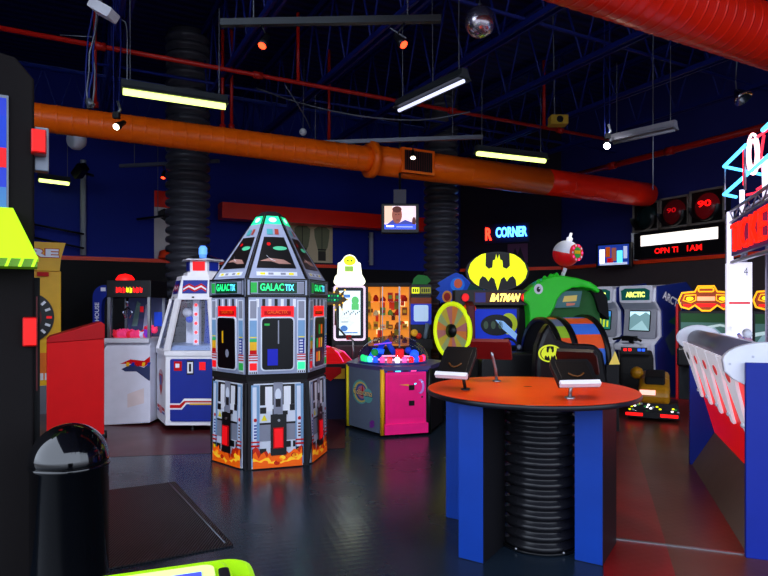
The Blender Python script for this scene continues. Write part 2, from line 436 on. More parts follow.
tubelight(at_z(612, 141, zl), at_z(676, 127, zl), 'unlit grey strip light right of the glaring spotlight', hood=gl, lit=False, tmat=gl)

# track bars and spot heads
def fill_spot(loc, target, power, color, size=.9, blend=.6, radius=.05):  # aims an added spot that has no lamp fixture
    d = bpy.data.lights.new('spot', 'SPOT'); d.energy = power; d.color = color; d.spot_size = size; d.spot_blend = blend; d.shadow_soft_size = radius
    o = bpy.data.objects.new('added_fill_spot', d); COL.objects.link(o); o.location = loc
    o.rotation_euler = (Vector(target)-Vector(loc)).to_track_quat('-Z', 'Y').to_euler(); return o
def head(mb, p, d, r=.045, L=.16, m=None, lens=None):
    d = Vector(d).normalized(); mb.lathe([(0, -L), (r*.6, -L), (r*.7, -L*.6), (r, -L*.3), (r, 0), (r*.85, 0)], m or black, 14, p, d)
    mb.lathe([(r*.85, -.005), (0, -.005)], lens, 14, p, d)
bulbR = em('red_gel_lens', (255, 60, 30), 5.0); bulbW = em('warm_lens', (255, 225, 190), 8.0); bulbX = em('glaring_lens', (255, 235, 215), 60.0)
def track(P, Q, lab, heads, bar=gunm, th=.03):
    t = thing('track_light', lab, 'light', P); F = Fr((0, 0, 0), Q-P, ZZ); L = (Q-P).length
    b = MB(); b.rslab(F, 0, -th, L, th, -.03, .03, bar)
    for s in (.15, .85): p = F.p(L*s, th); b.tube([p, p+ZZ*(5.0-P.z)], .007, grey, 4, False)
    b.build('track', t)
    for (px, py, dd, lens) in heads:
        f = (px-384)/FOC; dP = Q-P; s = (f*P.y-P.x)/(dP.x-f*dP.y); s = max(.02, min(.98, s)); base_ = P+dP*s; tip = W(px, py, base_.y-.03)-P
        h = MB(); bp = base_-P; dn = Vector(dd).normalized()
        h.tube([bp-ZZ*th, tip-dn*.14], .008, black, 6); head(h, tip, dd, m=black, lens=lens)
        h.build('spot_head', t)
    return t
track(at_z(221, 23, 4.2), at_z(441, 19, 4.2), 'long dark track bar with two glowing red spotlights at top centre', [(262, 46, (-.2, -.5, -.8), bulbR), (404, 45, (.5, -.5, -.8), bulbR)])
track(at_z(287, 144, 4.2), at_z(483, 137, 4.2), 'grey track bar with small spotlights just above the orange duct collar', [(370, 156, (.1, -.5, -.8), bulbW), (413, 158, (0, -.5, -.8), bulbW)], bar=grey)
track(at_z(120, 166, 4.2), at_z(219, 161, 4.2), 'grey track bar in front of the left corrugated column', [(163, 178, (.0, -.4, -.8), bulbR)], bar=grey)
track(at_z(640, 188, 4.2), at_z(695, 184, 4.2), 'dark track bar above the traffic light sign', [(672, 194, (.3, -.1, -.8), matte)], bar=black)
track(at_z(125, 221, 3.4), at_z(164, 216, 3.4), 'thin dark bar hung in front of the left blue wall', [(130, 226, (0, 0, -1), matte)], bar=black, th=.02)

def hung(px, py, D, lab, lens, dirn, r=.05, body=black, z2=6.1):
    P = W(px, py, D); t = thing('hanging_spotlight', lab, 'light', P)
    h = MB(); head(h, Vector((0, 0, 0)), dirn, r=r, L=.2, m=body, lens=lens); h.build('lamp_head', t)
    w = MB()
    for s in (-.025, .03): w.tube([(s, 0, .14), (s*1.6, .02, (z2-P.z)*.4), (s, 0, z2-P.z)], .008, joistb, 5, False)
    w.tube([(-.02, 0, .12), (.05, 0, .2), (.02, 0, .3)], .018, grey, 6); w.box(-.03, -.03, .1, .04, .03, .17, black); w.build('drop_cable', t)
    return t
hung(116, 127, 7.0, 'lit spotlight hanging on cables in front of the orange duct at left', bulbW, (-.1, -.8, -.5), r=.045)
hung(607, 146, 8.3, 'glaring white spotlight hanging on long cables at right', bulbX, (-.2, -.8, -.45), r=.05)
# disco ball
disco = mat('mirror_ball_facets', (225, 215, 225), .2, .95)
m = disco; N = m.node_tree.nodes; Lk = m.node_tree.links
vo = N.new('ShaderNodeTexVoronoi'); vo.inputs['Scale'].default_value = 38; tc = N.new('ShaderNodeTexCoord'); Lk.new(tc.outputs['Object'], vo.inputs['Vector'])
bp = N.new('ShaderNodeBump'); bp.inputs['Strength'].default_value = .9; Lk.new(vo.outputs['Color'], bp.inputs['Height']); Lk.new(bp.outputs['Normal'], N['Principled BSDF'].inputs['Normal'])
t = thing('disco_ball', 'small mirrored disco ball hanging at top centre', 'disco ball', W(480, 22, 6.0))
b_ = MB(); b_.sphere((0, 0, 0), .152, disco, 32, 20); b_.build('ball', t); b_ = MB(); b_.tube([(0, 0, .15), (0, 0, 1.7)], .006, grey, 5, False); b_.tube([(0, 0, .14), (0, 0, .18)], .02, grey, 8); b_.build('cord', t)
# reflector lamp at right, yellow box, projector, speaker, camera
t = thing('reflector_lamp', 'small silver reflector lamp on the ceiling near the upper right', 'light', W(741, 96, 8.0))
b_ = MB(); b_.lathe([(.02, .12), (.04, .1), (.08, .02), (.12, -.06), (.115, -.06), (.07, .0), (0, .02)], chrome, 20, (0, 0, 0), (-.3, .5, .8)); b_.build('reflector', t)
b_ = MB(); b_.tube([(-.03, .05, .08), (-.06, .02, .2), (-.02, .02, .9), (-.02, .02, 1.3)], .009, grey, 6, False); b_.build('stem', t)
t = thing('speaker', 'small yellow speaker box hanging under the roof right of the disco ball', 'speaker', W(558, 121, 9.0))
b_ = MB(); F = front(-.1); b_.rslab(F, -.13, -.07, .13, .07, -.2, 0, mat('yellow_box', (185, 150, 40), .5)); b_.ell(F, 0, 0, .05, .05, black, .004); b_.build('housing', t, bevel=.01)
b_ = MB(); b_.tube([(-.05, 0, .07), (-.08, 0, 1.9)], .01, grey, 5, False); b_.build('bracket', t)
t = thing('projector', 'small white projector at the top of the cable bundle at left', 'projector', W(103, 10, 6.0))
b_ = MB(); b_.slab(Fr((0, 0, 0), (.8, -.2, -.5), (.5, 0, .8)), rrect(-.14, -.05, .14, .05, .02), -.08, .06, cream); b_.build('body', t)
b_ = MB(); b_.tube([(-.02, 0, .05), (-.05, 0, 1.5)], .015, grey, 6, False); b_.build('mount', t)
t = thing('wall_speaker', 'round white speaker on a dark bracket under the orange duct at left', 'speaker', W(77, 140, 9.2))
b_ = MB(); b_.lathe([(0, .1), (.10, .1), (.15, .03), (.15, -.05), (.12, -.1), (0, -.08)], cream, 24, (0, 0, 0), (.5, .8, .1)); b_.build('speaker_body', t)
b_ = MB(); b_.tube([(.1, .1, .1), (.16, .1, .9)], .03, black, 8); b_.build('bracket', t)
t = thing('security_camera', 'small black camera on the grey post below the round white speaker', 'camera', W(80, 171, 11.2))
b_ = MB(); b_.slab(Fr((0, 0, 0), (.7, -.5, .5), (-.5, 0, .7)), rrect(-.15, -.08, .15, .08, .02), -.08, .08, black); b_.build('camera_body', t)
b_ = MB(); b_.tube([(.05, .05, -.02), (.1, .3, -.02)], .025, black, 6); b_.build('arm', t)
# cable bundle
m_ = MB(); P = W(97, -20, 6.6); P.z = 6.3
m_.tube([P, W(98, -22, 6.6)], .02, grey, 5)
for i in range(4):
    pts = []
    for s in range(8):
        f = s/7; q = W(98-10*f+random.uniform(-2.5, 2.5)+i*2-3, -20+128*f, 6.6+random.uniform(-.03, .03)); pts.append(q)
    m_.tube(pts, .011, [joistb, grey, girder, grey][i], 5)
m_.tube([W(60, 35, 6.6), W(93, 37, 6.6)], .006, grey, 5); m_.tube([W(88, 100, 6.6), W(92, 106, 6.6)], .04, grey, 6)
pworld('cable_bundle', m_, P, 'tangled blue and grey cables dropping from the roof to the orange duct at left', 'cables')
def cable(pts, lab, m=grey, r=.007):
    m_ = MB(); q = [W(*p) for p in pts]; out = []
    for i in range(len(q)-1):
        p0 = q[max(i-1, 0)]; p1 = q[i]; p2 = q[i+1]; p3 = q[min(i+2, len(q)-1)]
        for s in range(5):
            t = s/5; out.append(.5*((2*p1)+(-p0+p2)*t+(2*p0-5*p1+4*p2-p3)*t*t+(-p0+3*p1-3*p2+p3)*t*t*t))
    out.append(q[-1]); m_.tube(out, r, m, 5); pworld('hanging_cable', m_, q[0], lab, 'cable')
cable([(122, 20, 6.5), (127, 30, 6.5), (127, 88, 6.5)], 'thin grey cable looping down to the left end of the nearest bright tube light')
cable([(256, 88, 9.5), (300, 103, 9.3), (360, 116, 9.2), (420, 120, 9.2), (470, 112, 9.0)], 'grey cable sagging across the joists above the orange duct', r=.012)
cable([(285, 85, 9), (304, 115, 9.3), (310, 128, 9.6)], 'short dark cable above a small white junction box', r=.01)
cable([(390, 28, 5.5), (398, 33, 5.5), (406, 38, 5.45)], 'short curled cable feeding the right red spotlight on the top track')
cable([(653, 10, 8.2), (653, 190, 8.2)], 'straight thin grey rod hanging right of the glaring spotlight', r=.008)
cable([(432, -5, 7.6), (433, 90, 7.6)], 'straight thin cable beside the dark hooded strip light', r=.006)
m_ = MB(); P = W(303, 132, 9.7); m_.sphere((0, 0, 0), .06, cream, 12, 8); m_.tube([(0, 0, .05), (.02, 0, 1.2)], .006, grey, 4); tag(m_.build('junction_box', loc=P), 'small white round fitting hanging just above the orange duct', 'fitting')

# ---------------------------------------------------------------- things on the walls
def wframe(px, which='back', z=0):
    s = (px-384)/FOC
    if which == 'back': n = V; dist = T_BACK; ux = U
    else: n = U; dist = A_R; ux = -V
    D = dist/(n.x*s+n.y); return Fr((s*D, D, z), ux, ZZ), D
postm = mat('grey_post', (165, 172, 180), .5)
for px, za, zb, lab in ((83, 2.6, 4.5, 'grey vertical post against the blue wall at left, above the red trim'), (369, 2.6, 3.42, 'grey vertical post on the back wall left of the hanging television')):
    F, D = wframe(px); m_ = MB(); m_.tube([F.p(0, za, .12), F.p(0, zb, .12)], .055, postm, 12)
    for z in (za+.1, zb-.1): m_.tube([F.p(0, z, 0), F.p(0, z, .1)], .03, postm, 8)
    pworld('wall_post', m_, F.p(0, za, .12), lab, 'post')
F, D = wframe(60); m_ = MB()
for z0, z1 in ((3.15, 3.0), (2.9, 2.72)): m_.tube([F.p(-.5, z0, .3), F.p(.42, z1, .3)], .022, black, 6)
m_.tube([F.p(-.45, 2.85, .3), F.p(-.45, 3.2, .3)], .03, black, 6); m_.tube([F.p(-.45, 3, 0), F.p(-.45, 3, .3)], .02, black, 6)
pworld('wall_rail', m_, F.p(0, 3, .3), 'pair of thin black rails by the grey post on the left blue wall', 'rail')
F, D = wframe(154); t = thing('wall_banner', 'tall white banner with a dark figure and red top behind the left corrugated column', 'banner', F.p(0, 2.58, .02)); Fb = Fr((0, 0, 0), U, ZZ)
b_ = MB(); b_.rslab(Fb, 0, 0, .55, 1.45, 0, .02, mat('banner_white', (205, 200, 200), .6)); b_.rect(Fb, 0, 1.1, .55, 1.45, ductred, .024)
b_.poly(Fb, [(.06, 1.0), (.2, 1.08), (.34, 1.05), (.5, .8), (.45, .4), (.38, .75), (.2, .82), (.08, .9)], dark, .024); b_.build('panel', t)
b_ = MB(); b_.lathe([(.0, 0), (.16, 0), (.16, .04), (.13, .16), (.0, .2)], trimred, 16, (.28, -.06, 0)); b_.build('red_lamp', t)
F, D = wframe(289); t = thing('wall_poster', 'beige poster of two headless torsos in olive jackets on the back wall', 'poster', F.p(0, 2.62, .01))
b_ = MB(); b_.rslab(Fb, 0, 0, 1.1, 1.02, 0, .02, mat('poster_print', (205, 190, 155), .6))
for cx, s in ((.32, .9), (.82, 1.0)):
    b_.poly(Fb, [(cx-.1, .05), (cx+.1, .05), (cx+.1, .3), (cx+.15, .38), (cx+.19, .62), (cx+.2, .8), (cx+.09, .88), (cx+.04, .95), (cx-.04, .95), (cx-.09, .88), (cx-.2, .8), (cx-.19, .62), (cx-.13, .4), (cx-.1, .3)], olive, .024)
    b_.ell(Fb, cx, .95, .045, .06, sand, .026); b_.rect(Fb, cx-.11, .3, cx+.11, .33, dark, .026)
    b_.rect(Fb, cx-.008, .33, cx+.008, .88, dark, .027); b_.rect(Fb, cx-.1, .05, cx+.1, .28, mat('poster_trousers', (60, 58, 52), .7), .026)
b_.rect(Fb, 0, 0, .5, .12, wood, .025); b_.build('print', t)
b_ = MB(); b_.rslab(Fb, -.02, 1.02, 1.12, 1.05, 0, .05, black); b_.rslab(Fb, -.02, -.03, 1.12, 0, 0, .05, black); b_.build('rail', t)

# neon corner sign
cdir = (cB-cA).normalized(); Fc = Fr((0, 0, 0), cdir, ZZ); P0 = cA+cdir*.72+ZZ*3.32+cdir.cross(ZZ)*.03
t = thing('neon_sign', 'neon sign reading R CORNER in red and blue letters', 'neon sign', P0)
nR = em('neon_red_letter', (255, 50, 30), 5.0); nB = em('neon_blue_letter', (70, 150, 255), 6.0)
b_ = MB(); b_.rslab(Fc, -.05, -.08, 1.15, .42, 0, .03, mat('sign_navy_back', (8, 10, 60), .6)); b_.build('backboard', t)
b_ = MB(); b_.text(Fc, 'R', 0, 0, .17, .33, nR, .04, bold=.03, depth=.03); b_.build('red_letter', t)
b_ = MB(); b_.text(Fc, 'CORNER', .28, .06, 1.1, .33, nB, .04, bold=.03, depth=.03); b_.build('blue_letters', t)
t = thing('wall_poster', 'small faded pink poster under the neon corner sign', 'poster', cA+cdir*1.3+ZZ*2.7+cdir.cross(ZZ)*.01)
b_ = MB(); b_.rslab(Fc, 0, 0, .52, .5, 0, .02, mat('faded_pink_print', (92, 50, 84), .7)); b_.poly(Fc, [(.08, .05), (.2, .4), (.26, .2), (.33, .42), (.45, .05)], dark, .024); b_.build('print', t)

# traffic light sign on the right wall
Ft, D = wframe(638, 'right', 0); wn = Ft.n; L0 = Ft.p(0, 2.6, 0)
t = thing('traffic_light_sign', 'large sign of three traffic lights above a lit strip and red clock text', 'sign', L0); F = Fr((0, 0, 0), Ft.ux, ZZ)
frm = mat('sign_frame_grey', (120, 112, 104), .5)
b_ = MB(); b_.rslab(F, 0, 0, 2.1, .56, 0, .16, black); b_.rslab(F, -.02, -.01, .02, .58, .0, .19, cream); b_.rect(F, .2, .27, 1.95, .5, em('lit_strip', (255, 245, 235), 1.3), .163)
b_.text(F, 'OPN TI', .55, .08, 1.1, .2, eR, .165, bold=.02); b_.text(F, '1AM', 1.3, .08, 1.62, .2, eR, .165, bold=.02); b_.build('message_board', t)
for i, (x0, x1, z1, mm) in enumerate(((.02, .68, 1.2, 'off'), (.7, 1.36, 1.22, 'dim'), (1.38, 2.1, 1.26, 'lit'))):
    h = MB(); h.rslab(F, x0, .58, x1, z1, 0, .18, black)
    for (u0, v0, u1, v1) in ((x0, .58, x1, .62), (x0, z1-.04, x1, z1), (x0, .58, x0+.035, z1), (x1-.035, .58, x1, z1)): h.rslab(F, u0, v0, u1, v1, .18, .21, frm)
    hh = h.build('light_box', t); cu, cv = (x0+x1)/2, (.58+z1)/2; rr = .26
    g = MB(); lens = {'off': mat('green_lens_off', (16, 34, 34), .2), 'dim': mat('red_lens_off', (70, 8, 14), .2, emit=.25), 'lit': mat('red_lens_dim', (90, 8, 14), .2, emit=.35)}[mm]
    g.lathe([(rr, .0), (rr*.9, .04), (rr*.5, .09), (0, .1)], lens, 28, F.p(cu, cv, .18), F.n)
    if i: 
        Fq = Fr(F.p(cu, cv, .285), F.ux, ZZ); s = .75 if i == 1 else 1.0
        g.text(Fq, 'TICKET' if 0 else '90', -.13*s, -.02, .15*s, .11*s, eR if i == 2 else eRd, 0, bold=.03)
    g.build('lens', hh)
    v = MB(); v.lathe([(rr+.03, 0), (rr+.03, .16), (rr+.015, .16), (rr+.015, 0)], black, 24, F.p(cu, cv, .18), F.n, a0=PI*0, a1=PI*1.0); v.build('visor', hh)

# televisions
def tv(P, rz, w, h, lab, pic, mount):
    t = thing('television', lab, 'television', P, rz); b_ = MB(); F = front(-.04)
    b_.box(-w/2-.05, -.04, -h/2-.06, w/2+.05, .10, h/2+.04, black); b_.build('casing', t, bevel=.01)
    s = MB(); pic(s, F, w, h); s.build('screen', t); m2 = MB(); mount(m2); m2.build('mount', t); return t
skin = em('screen_skin', (150, 85, 70), .75); skind = em('screen_skin_shade', (95, 48, 42), .6)
def pic1(s, F, w, h):
    s.rect(F, -w/2, -h/2, w/2, h/2, em('screen_pale', (245, 215, 225), .95)); s.rect(F, -w/2, -h/2+.1, -.12, h/2, em('screen_peach', (235, 200, 175), .9), .004)
    s.poly(F, [(-w/2+.02, -h/2+.06), (-.12, -h/2+.15), (-.02, -h/2+.1), (.08, -h/2+.15), (w/2-.04, -h/2+.1), (w/2-.06, -h/2)], em('screen_shirt', (70, 80, 170), .7), .006)
    s.ell(F, -.05, .04, .08, .135, skin, .008); s.ell(F, -.05, .13, .075, .05, skind, .009); s.rect(F, -.08, .04, -.055, .055, skind, .010); s.rect(F, -.035, .045, -.01, .06, skind, .010); s.rect(F, -.06, -.045, -.015, -.033, skind, .010)
    s.ell(F, w/2-.03, -.06, .03, .07, skind, .008)
    s.rect(F, -w/2, -h/2, w/2, -h/2+.075, em('screen_banner', (60, 90, 240), 1.0), .010); s.rect(F, -w/2+.03, -h/2+.035, -.1, -h/2+.06, eW, .012); s.rect(F, -.06, -h/2+.03, .2, -h/2+.045, eWs, .012)
tv(W(400, 218, 9.6), .02, .5, .37, 'television hung from the ceiling showing a man in a news broadcast', pic1, lambda m: (m.box(-.1, .02, .2, .1, .12, .46, mat('mount_grey', (70, 68, 78), .6)), m.tube([(0, .07, .46), (0, .07, 2.1)], .02, black, 6)))
def pic2(s, F, w, h):
    s.rect(F, -w/2, -h/2, w/2, h/2, em('screen_blue', (25, 55, 150), .8))
    for (a, b, c, d, m) in ((-.45, -.4, -.28, .3, eW), (-.25, -.1, -.1, .4, eOd), (-.05, -.3, .1, .35, skin), (.12, -.4, .3, .2, eC), (.33, -.2, .45, .4, eWs), (-.45, -.5, .45, -.38, eWs), (-.2, -.38, .0, -.15, eRd)): s.rect(F, a*w, b*h, c*w, d*h, m, .006)
tv(W(614, 255, 13.2), -.75, .68, .44, 'television on the right wall beside the traffic light sign', pic2, lambda m: m.tube([(0, .1, 0), (0.1, .55, 0)], .03, black, 8))
# ================================================================ games
BAT = [(0, .30), (.045, .44), (.075, .30), (.14, .28), (.16, .10), (.27, .06), (.37, .14), (.36, .46), (.50, .43), (.68, .33), (.82, .2), (.9, 0), (.84, -.18), (.70, -.31), (.57, -.38), (.55, -.22), (.46, -.12), (.36, -.16), (.28, -.26), (.2, -.14), (.1, -.2), (0, -.5)]
def bat(mb, F, cu, cv, a, b, m, w):
    P = [(cu+x*a, cv+y*b*2) for x, y in BAT]; Q = [(cu-x*a, cv+y*b*2) for x, y in BAT[::-1]]
    mb.poly(F, P, m, w); mb.poly(F, Q, m, w)

# ---- rocket tower
t = thing('rocket_tower_game', 'tall six-sided rocket tower game with green GALACTIX signs, checkered base and printed flames', 'arcade game', (-1.21, 6.40, 0), math.radians(18))
rsil = mat('rocket_silver_print', (140, 150, 178), .35, var=.08); rpale = mat('rocket_pale_print', (205, 212, 228), .35); rgrey = mat('rocket_grey_band', (128, 132, 150), .4)
rtube = mat('rocket_blue_tube', (110, 150, 190), .35); rwin = mat('rocket_window', (5, 6, 10), .3, spec=.2)
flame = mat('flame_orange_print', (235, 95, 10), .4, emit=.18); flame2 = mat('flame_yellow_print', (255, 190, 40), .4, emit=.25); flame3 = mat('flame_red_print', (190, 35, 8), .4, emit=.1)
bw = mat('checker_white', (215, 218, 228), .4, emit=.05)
b_ = MB(); frs = b_.frust(6, .60, .0, .585, .86, dark)
for i in (5, 0, 1):
    F = frs[i]; w = .56; h = .85; x0, x1 = -w/2+.03, w/2-.03
    s = 1
    pn = MB(); pn.slab(F, [(x0, .01), (x1, .01), (x1-.02, h-.02), (x0+.02, h-.02)], .004, .02, rpale); z = .022
    pn.rect(F, -.17, .62, .17, .82, black, z)
    for (a, c) in ((-.12, -.05), (.06, .13)): pn.rect(F, a, .56, c, .80, bw, z+.002)
    for (a, c, e, f_) in ((-.17, .54, -.11, .60), (-.05, .52, .0, .58), (.05, .52, .1, .56), (.12, .56, .17, .62)): pn.rect(F, a, c, e, f_, black, z+.003)
    pn.rect(F, -.04, .53, .05, .84, rgrey, z+.004); pn.ell(F, .005, .72, .03, .06, rpale, z+.005); pn.rect(F, -.02, .6, .03, .68, dark, z+.006)
    pn.rect(F, -.19, .27, .19, .43, rgrey, z); pn.rect(F, -.19, .43, .19, .45, black, z)
    pn.poly(F, [(-.16, .47), (-.10, .47), (-.13, .53)], lemon, z+.003)
    for (a, c) in ((-.18, .14), (-.07, .14), (.06, .2), (.15, .2)): pn.rect(F, a, c, a+.07, c+.06, black, z+.002)
    for sx in (-1, 1):
        u = sx*.215; pn.rect(F, u-.04, .03, u+.04, .82, rtube, z+.004); pn.rect(F, u-.026, .05, u+.012, .80, rpale, z+.005)
        pn.ell(F, u, .48, .016, .018, red, z+.006); pn.rect(F, u-.04, .22, u+.04, .24, red, z+.006); pn.rect(F, u-.04, .26, u+.04, .275, red, z+.006)
        for q in range(5): pn.rect(F, u-.014, .30+q*.03, u+.012, .315+q*.03, navy if sx < 0 else dred, z+.006)
        pn.rect(F, u-.035, .11, u+.035, .20, dark, z+.006); pn.rect(F, u-.02, .13, u+.02, .18, lemon, z+.007)
    rnd = random.Random(i)
    for lay, (mm, hh, k) in enumerate(((flame3, .17, 9), (flame, .15, 9), (flame2, .09, 8), (flame, .05, 7))):
        pts = [(x0+.01, .012)]+[(x1-.01, .012)]
        for q in range(k*2+1)[::-1]: pts.append((x0+.01+(x1-x0-.02)*q/(k*2), max(.02, hh*(.75+rnd.uniform(-.3, .3))+.05*abs(q/k-1))))
        pn.poly(F, pts, mm, z+.008+lay*.0015)
    for q in range(7): pn.ell(F, rnd.uniform(x0+.05, x1-.05), rnd.uniform(.05, .13), .03, .022, [flame, flame2, flame3][q % 3], z+.016)
    pn.rect(F, -.07, .13, .085, .53, black, z+.018)
    base_panel = pn
    b_.v += []; o = pn.build('base_panel', t)
    d_ = MB(); d_.rslab(F, -.045, .2, .055, .40, z+.018, z+.03, red); d_.rslab(F, -.035, .21, .045, .39, z+.03, z+.034, eRd); d_.build('coin_door', o)
    d_ = MB(); d_.ellslab(F, .01, .47, .012, .012, z+.018, z+.028, steel); d_.build('lock', o)
b_.build('base', t)
b_ = MB(); b_.frust(6, .60, .86, .60, .92, matte); b_.build('waist', t)
b_ = MB(); fr2 = b_.frust(6, .59, .92, .60, 1.68, dark); b_.build('upper_body', t)
for i in (5, 0, 1, 2, 4):
    F = fr2[i]; h = .76; pn = MB(); wd = .28
    pn.rslab(F, -wd, .005, wd, h-.005, .004, .018, rsil); z = .02
    for q in range(7): pn.rect(F, -.21+q*.06, .66, -.18+q*.06, .74, black if q % 2 else bw, z)
    pn.rect(F, -.16, .56, .16, .67, eR if i == 1 else eRd, z+.002); pn.rect(F, -.13, .58, .13, .62, red, z+.003); pn.text(F, 'GALACTIX', -.1, .595, .1, .63, flame, z+.004)
    for sx in (-1, 1):
        u = sx*.235; pn.rect(F, u-.042, .01, u+.042, .73, rpale, z); pn.rect(F, u-.035, .33, u+.035, .53, rtube, z+.002); pn.rect(F, u-.03, .55, u+.03, .72, rgrey, z+.002)
        pn.rect(F, u-.03, .36, u+.03, .37, lemon, z+.004)
        for q in range(3): pn.rect(F, u-.042, .135+q*.025, u+.042, .147+q*.025, red, z+.003)
        pn.rect(F, u-.035, .045, u+.035, .115, eRd if sx < 0 else eG if i == 0 else eGd, z+.004)
        if sx < 0:
            pn.rect(F, u-.034, .20, u+.034, .24, red, z+.004); pn.rect(F, u-.034, .24, u+.034, .32, yellow, z+.004); pn.rect(F, u-.034, .32, u+.034, .35, mat('meter_green', (30, 160, 90), .4, emit=.2), z+.004)
        else:
            pn.rect(F, u-.03, .2, u+.03, .35, navy, z+.004)
            for q in range(5): pn.rect(F, u-.02, .21+q*.028, u+.015, .225+q*.028, rpale, z+.006)
        for q in range(4): pn.rect(F, u-.035+q*.02, .012, u-.025+q*.02, .03, black, z+.004)
    o = pn.build('upper_panel', t)
    g = MB(); g.slab(F, rrect(-.165, .035, .165, .565, .04), z, z+.012, rpale); g.slab(F, rrect(-.152, .048, .152, .552, .035), z+.012, z+.016, rwin)
    if i == 0: g.rect(F, -.10, .09, .0, .25, em('window_blue_bucket', (10, 20, 150), .5), z+.018); g.rect(F, -.13, .48, -.08, .5, eGd, z+.018); g.rect(F, .0, .3, .012, .53, rgrey, z+.018)
    if i == 5: g.rect(F, -.07, .3, -.045, .42, yellow, z+.018); g.ell(F, .02, .2, .03, .04, rgrey, z+.018)
    if i == 1:
        for q in range(9): g.rect(F, -.12+.07*(q % 3), .1+.14*(q//3), -.07+.07*(q % 3), .2+.14*(q//3), [eOd, mat('window_amber', (210, 150, 50), .5, emit=.5), dred, eGd][q % 4], z+.018)
    g.build('window', o)
b_ = MB(); fr3 = b_.frust(6, .625, 1.68, .625, 1.86, rsil)
for i in (5, 0, 1, 2, 4):
    F = fr3[i]; b_.rect(F, -.31, .0, .31, .018, black, .004); b_.rect(F, -.31, .165, .31, .18, black, .004); b_.rect(F, -.31, 0, -.29, .18, black, .004); b_.rect(F, .29, 0, .31, .18, black, .004); b_.rect(F, -.27, .02, .27, .16, black, .0045); b_.rect(F, -.26, .03, .26, .15, rsil, .005); b_.rect(F, -.19, .035, .19, .145, mat('sign_dark_green', (6, 50, 30), .4, emit=.3), .007)
    b_.text(F, 'GALAC', -.17, .06, .06, .13, eG, .009, bold=.02); b_.text(F, 'TIX', .07, .06, .16, .125, eC, .009, bold=.02)
    for sx in (-1, 1): b_.rect(F, sx*.23-.03, .04, sx*.23+.03, .14, rgrey if sx > 0 else eGd, .008)
b_.build('sign_band', t)
b_ = MB(); fr4 = b_.frust(6, .60, 1.86, .215, 2.44, rsil)
for i in range(6):
    F = fr4[i]; h = F.h; rib = [(F.w0/2, 0), (F.w0/2-.025, 0), (F.w1/2-.02, h), (F.w1/2, h)]
    b_.poly(F, rib, black, .004); b_.poly(F, [(-x, y) for x, y in rib[::-1]], black, .004)
    def tw(v): return F.w0/2*(1-v/h)+F.w1/2*v/h
    b_.poly(F, [(-tw(.12)+.07, .12), (tw(.12)-.07, .12), (tw(.5)-.055, .5), (-tw(.5)+.055, .5)], black, .005)
    if i in (5, 0, 1):
        b_.ell(F, .05, .36, .07, .025, mat('saucer_green', (70, 170, 130), .4, emit=.25), .008); b_.ell(F, -.06, .41, .02, .02, red, .008)
        b_.poly(F, [(-.16, .2), (-.06, .24), (.08, .22), (.15, .17), (.03, .17), (-.05, .2)], mat('ship_grey_rose', (150, 112, 104), .5), .008); b_.poly(F, [(-.1, .28), (-.05, .22), (.0, .2), (-.07, .24)], rpale, .009)
    b_.rect(F, -.2, .03, .2, .075, rpale, .006)
    for q in (-.14, -.06, .06, .14): b_.rect(F, q-.025, .04, q+.025, .065, lemon if abs(q) > .1 else rgrey, .008)
    b_.rect(F, -.07, .53, -.01, .6, mat('cockpit_teal', (60, 140, 150), .4, emit=.2), .008); b_.rect(F, .01, .53, .05, .6, mat('cockpit_rust', (150, 60, 50), .4), .008)
b_.build('cone', t)
b_ = MB(); f5 = b_.frust(6, .215, 2.44, .16, 2.53, em('cone_green_light', (30, 215, 140), .9)); 
for F in f5: b_.poly(F, [(-F.w0/2, 0), (-F.w0/2+.02, 0), (-F.w1/2+.02, F.h), (-F.w1/2, F.h)], black, .004); b_.poly(F, [(F.w0/2-.02, 0), (F.w0/2, 0), (F.w1/2, F.h), (F.w1/2-.02, F.h)], black, .004); b_.ell(F, 0, .05, .04, .03, em('cone_pale_light', (170, 255, 215), 1.4), .005)
b_.build('top_light', t)
b_ = MB(); b_.frust(6, .165, 2.53, .09, 2.585, dark); b_.build('cap', t)
for i in range(6):      # fins between the base panels
    a = -PI/2-PI/6+PI/3*i; b_ = MB(); c, s = math.cos(a), math.sin(a); F = Fr((0, 0, 0), (c, s, 0), ZZ)
    b_.slab(F, [(.50, .0), (.612, .0), (.66 if i == 1 else .618, .26), (.60, .84), (.50, .84)], -.01, .01, black if i != 1 else gunm); b_.build('fin', t)

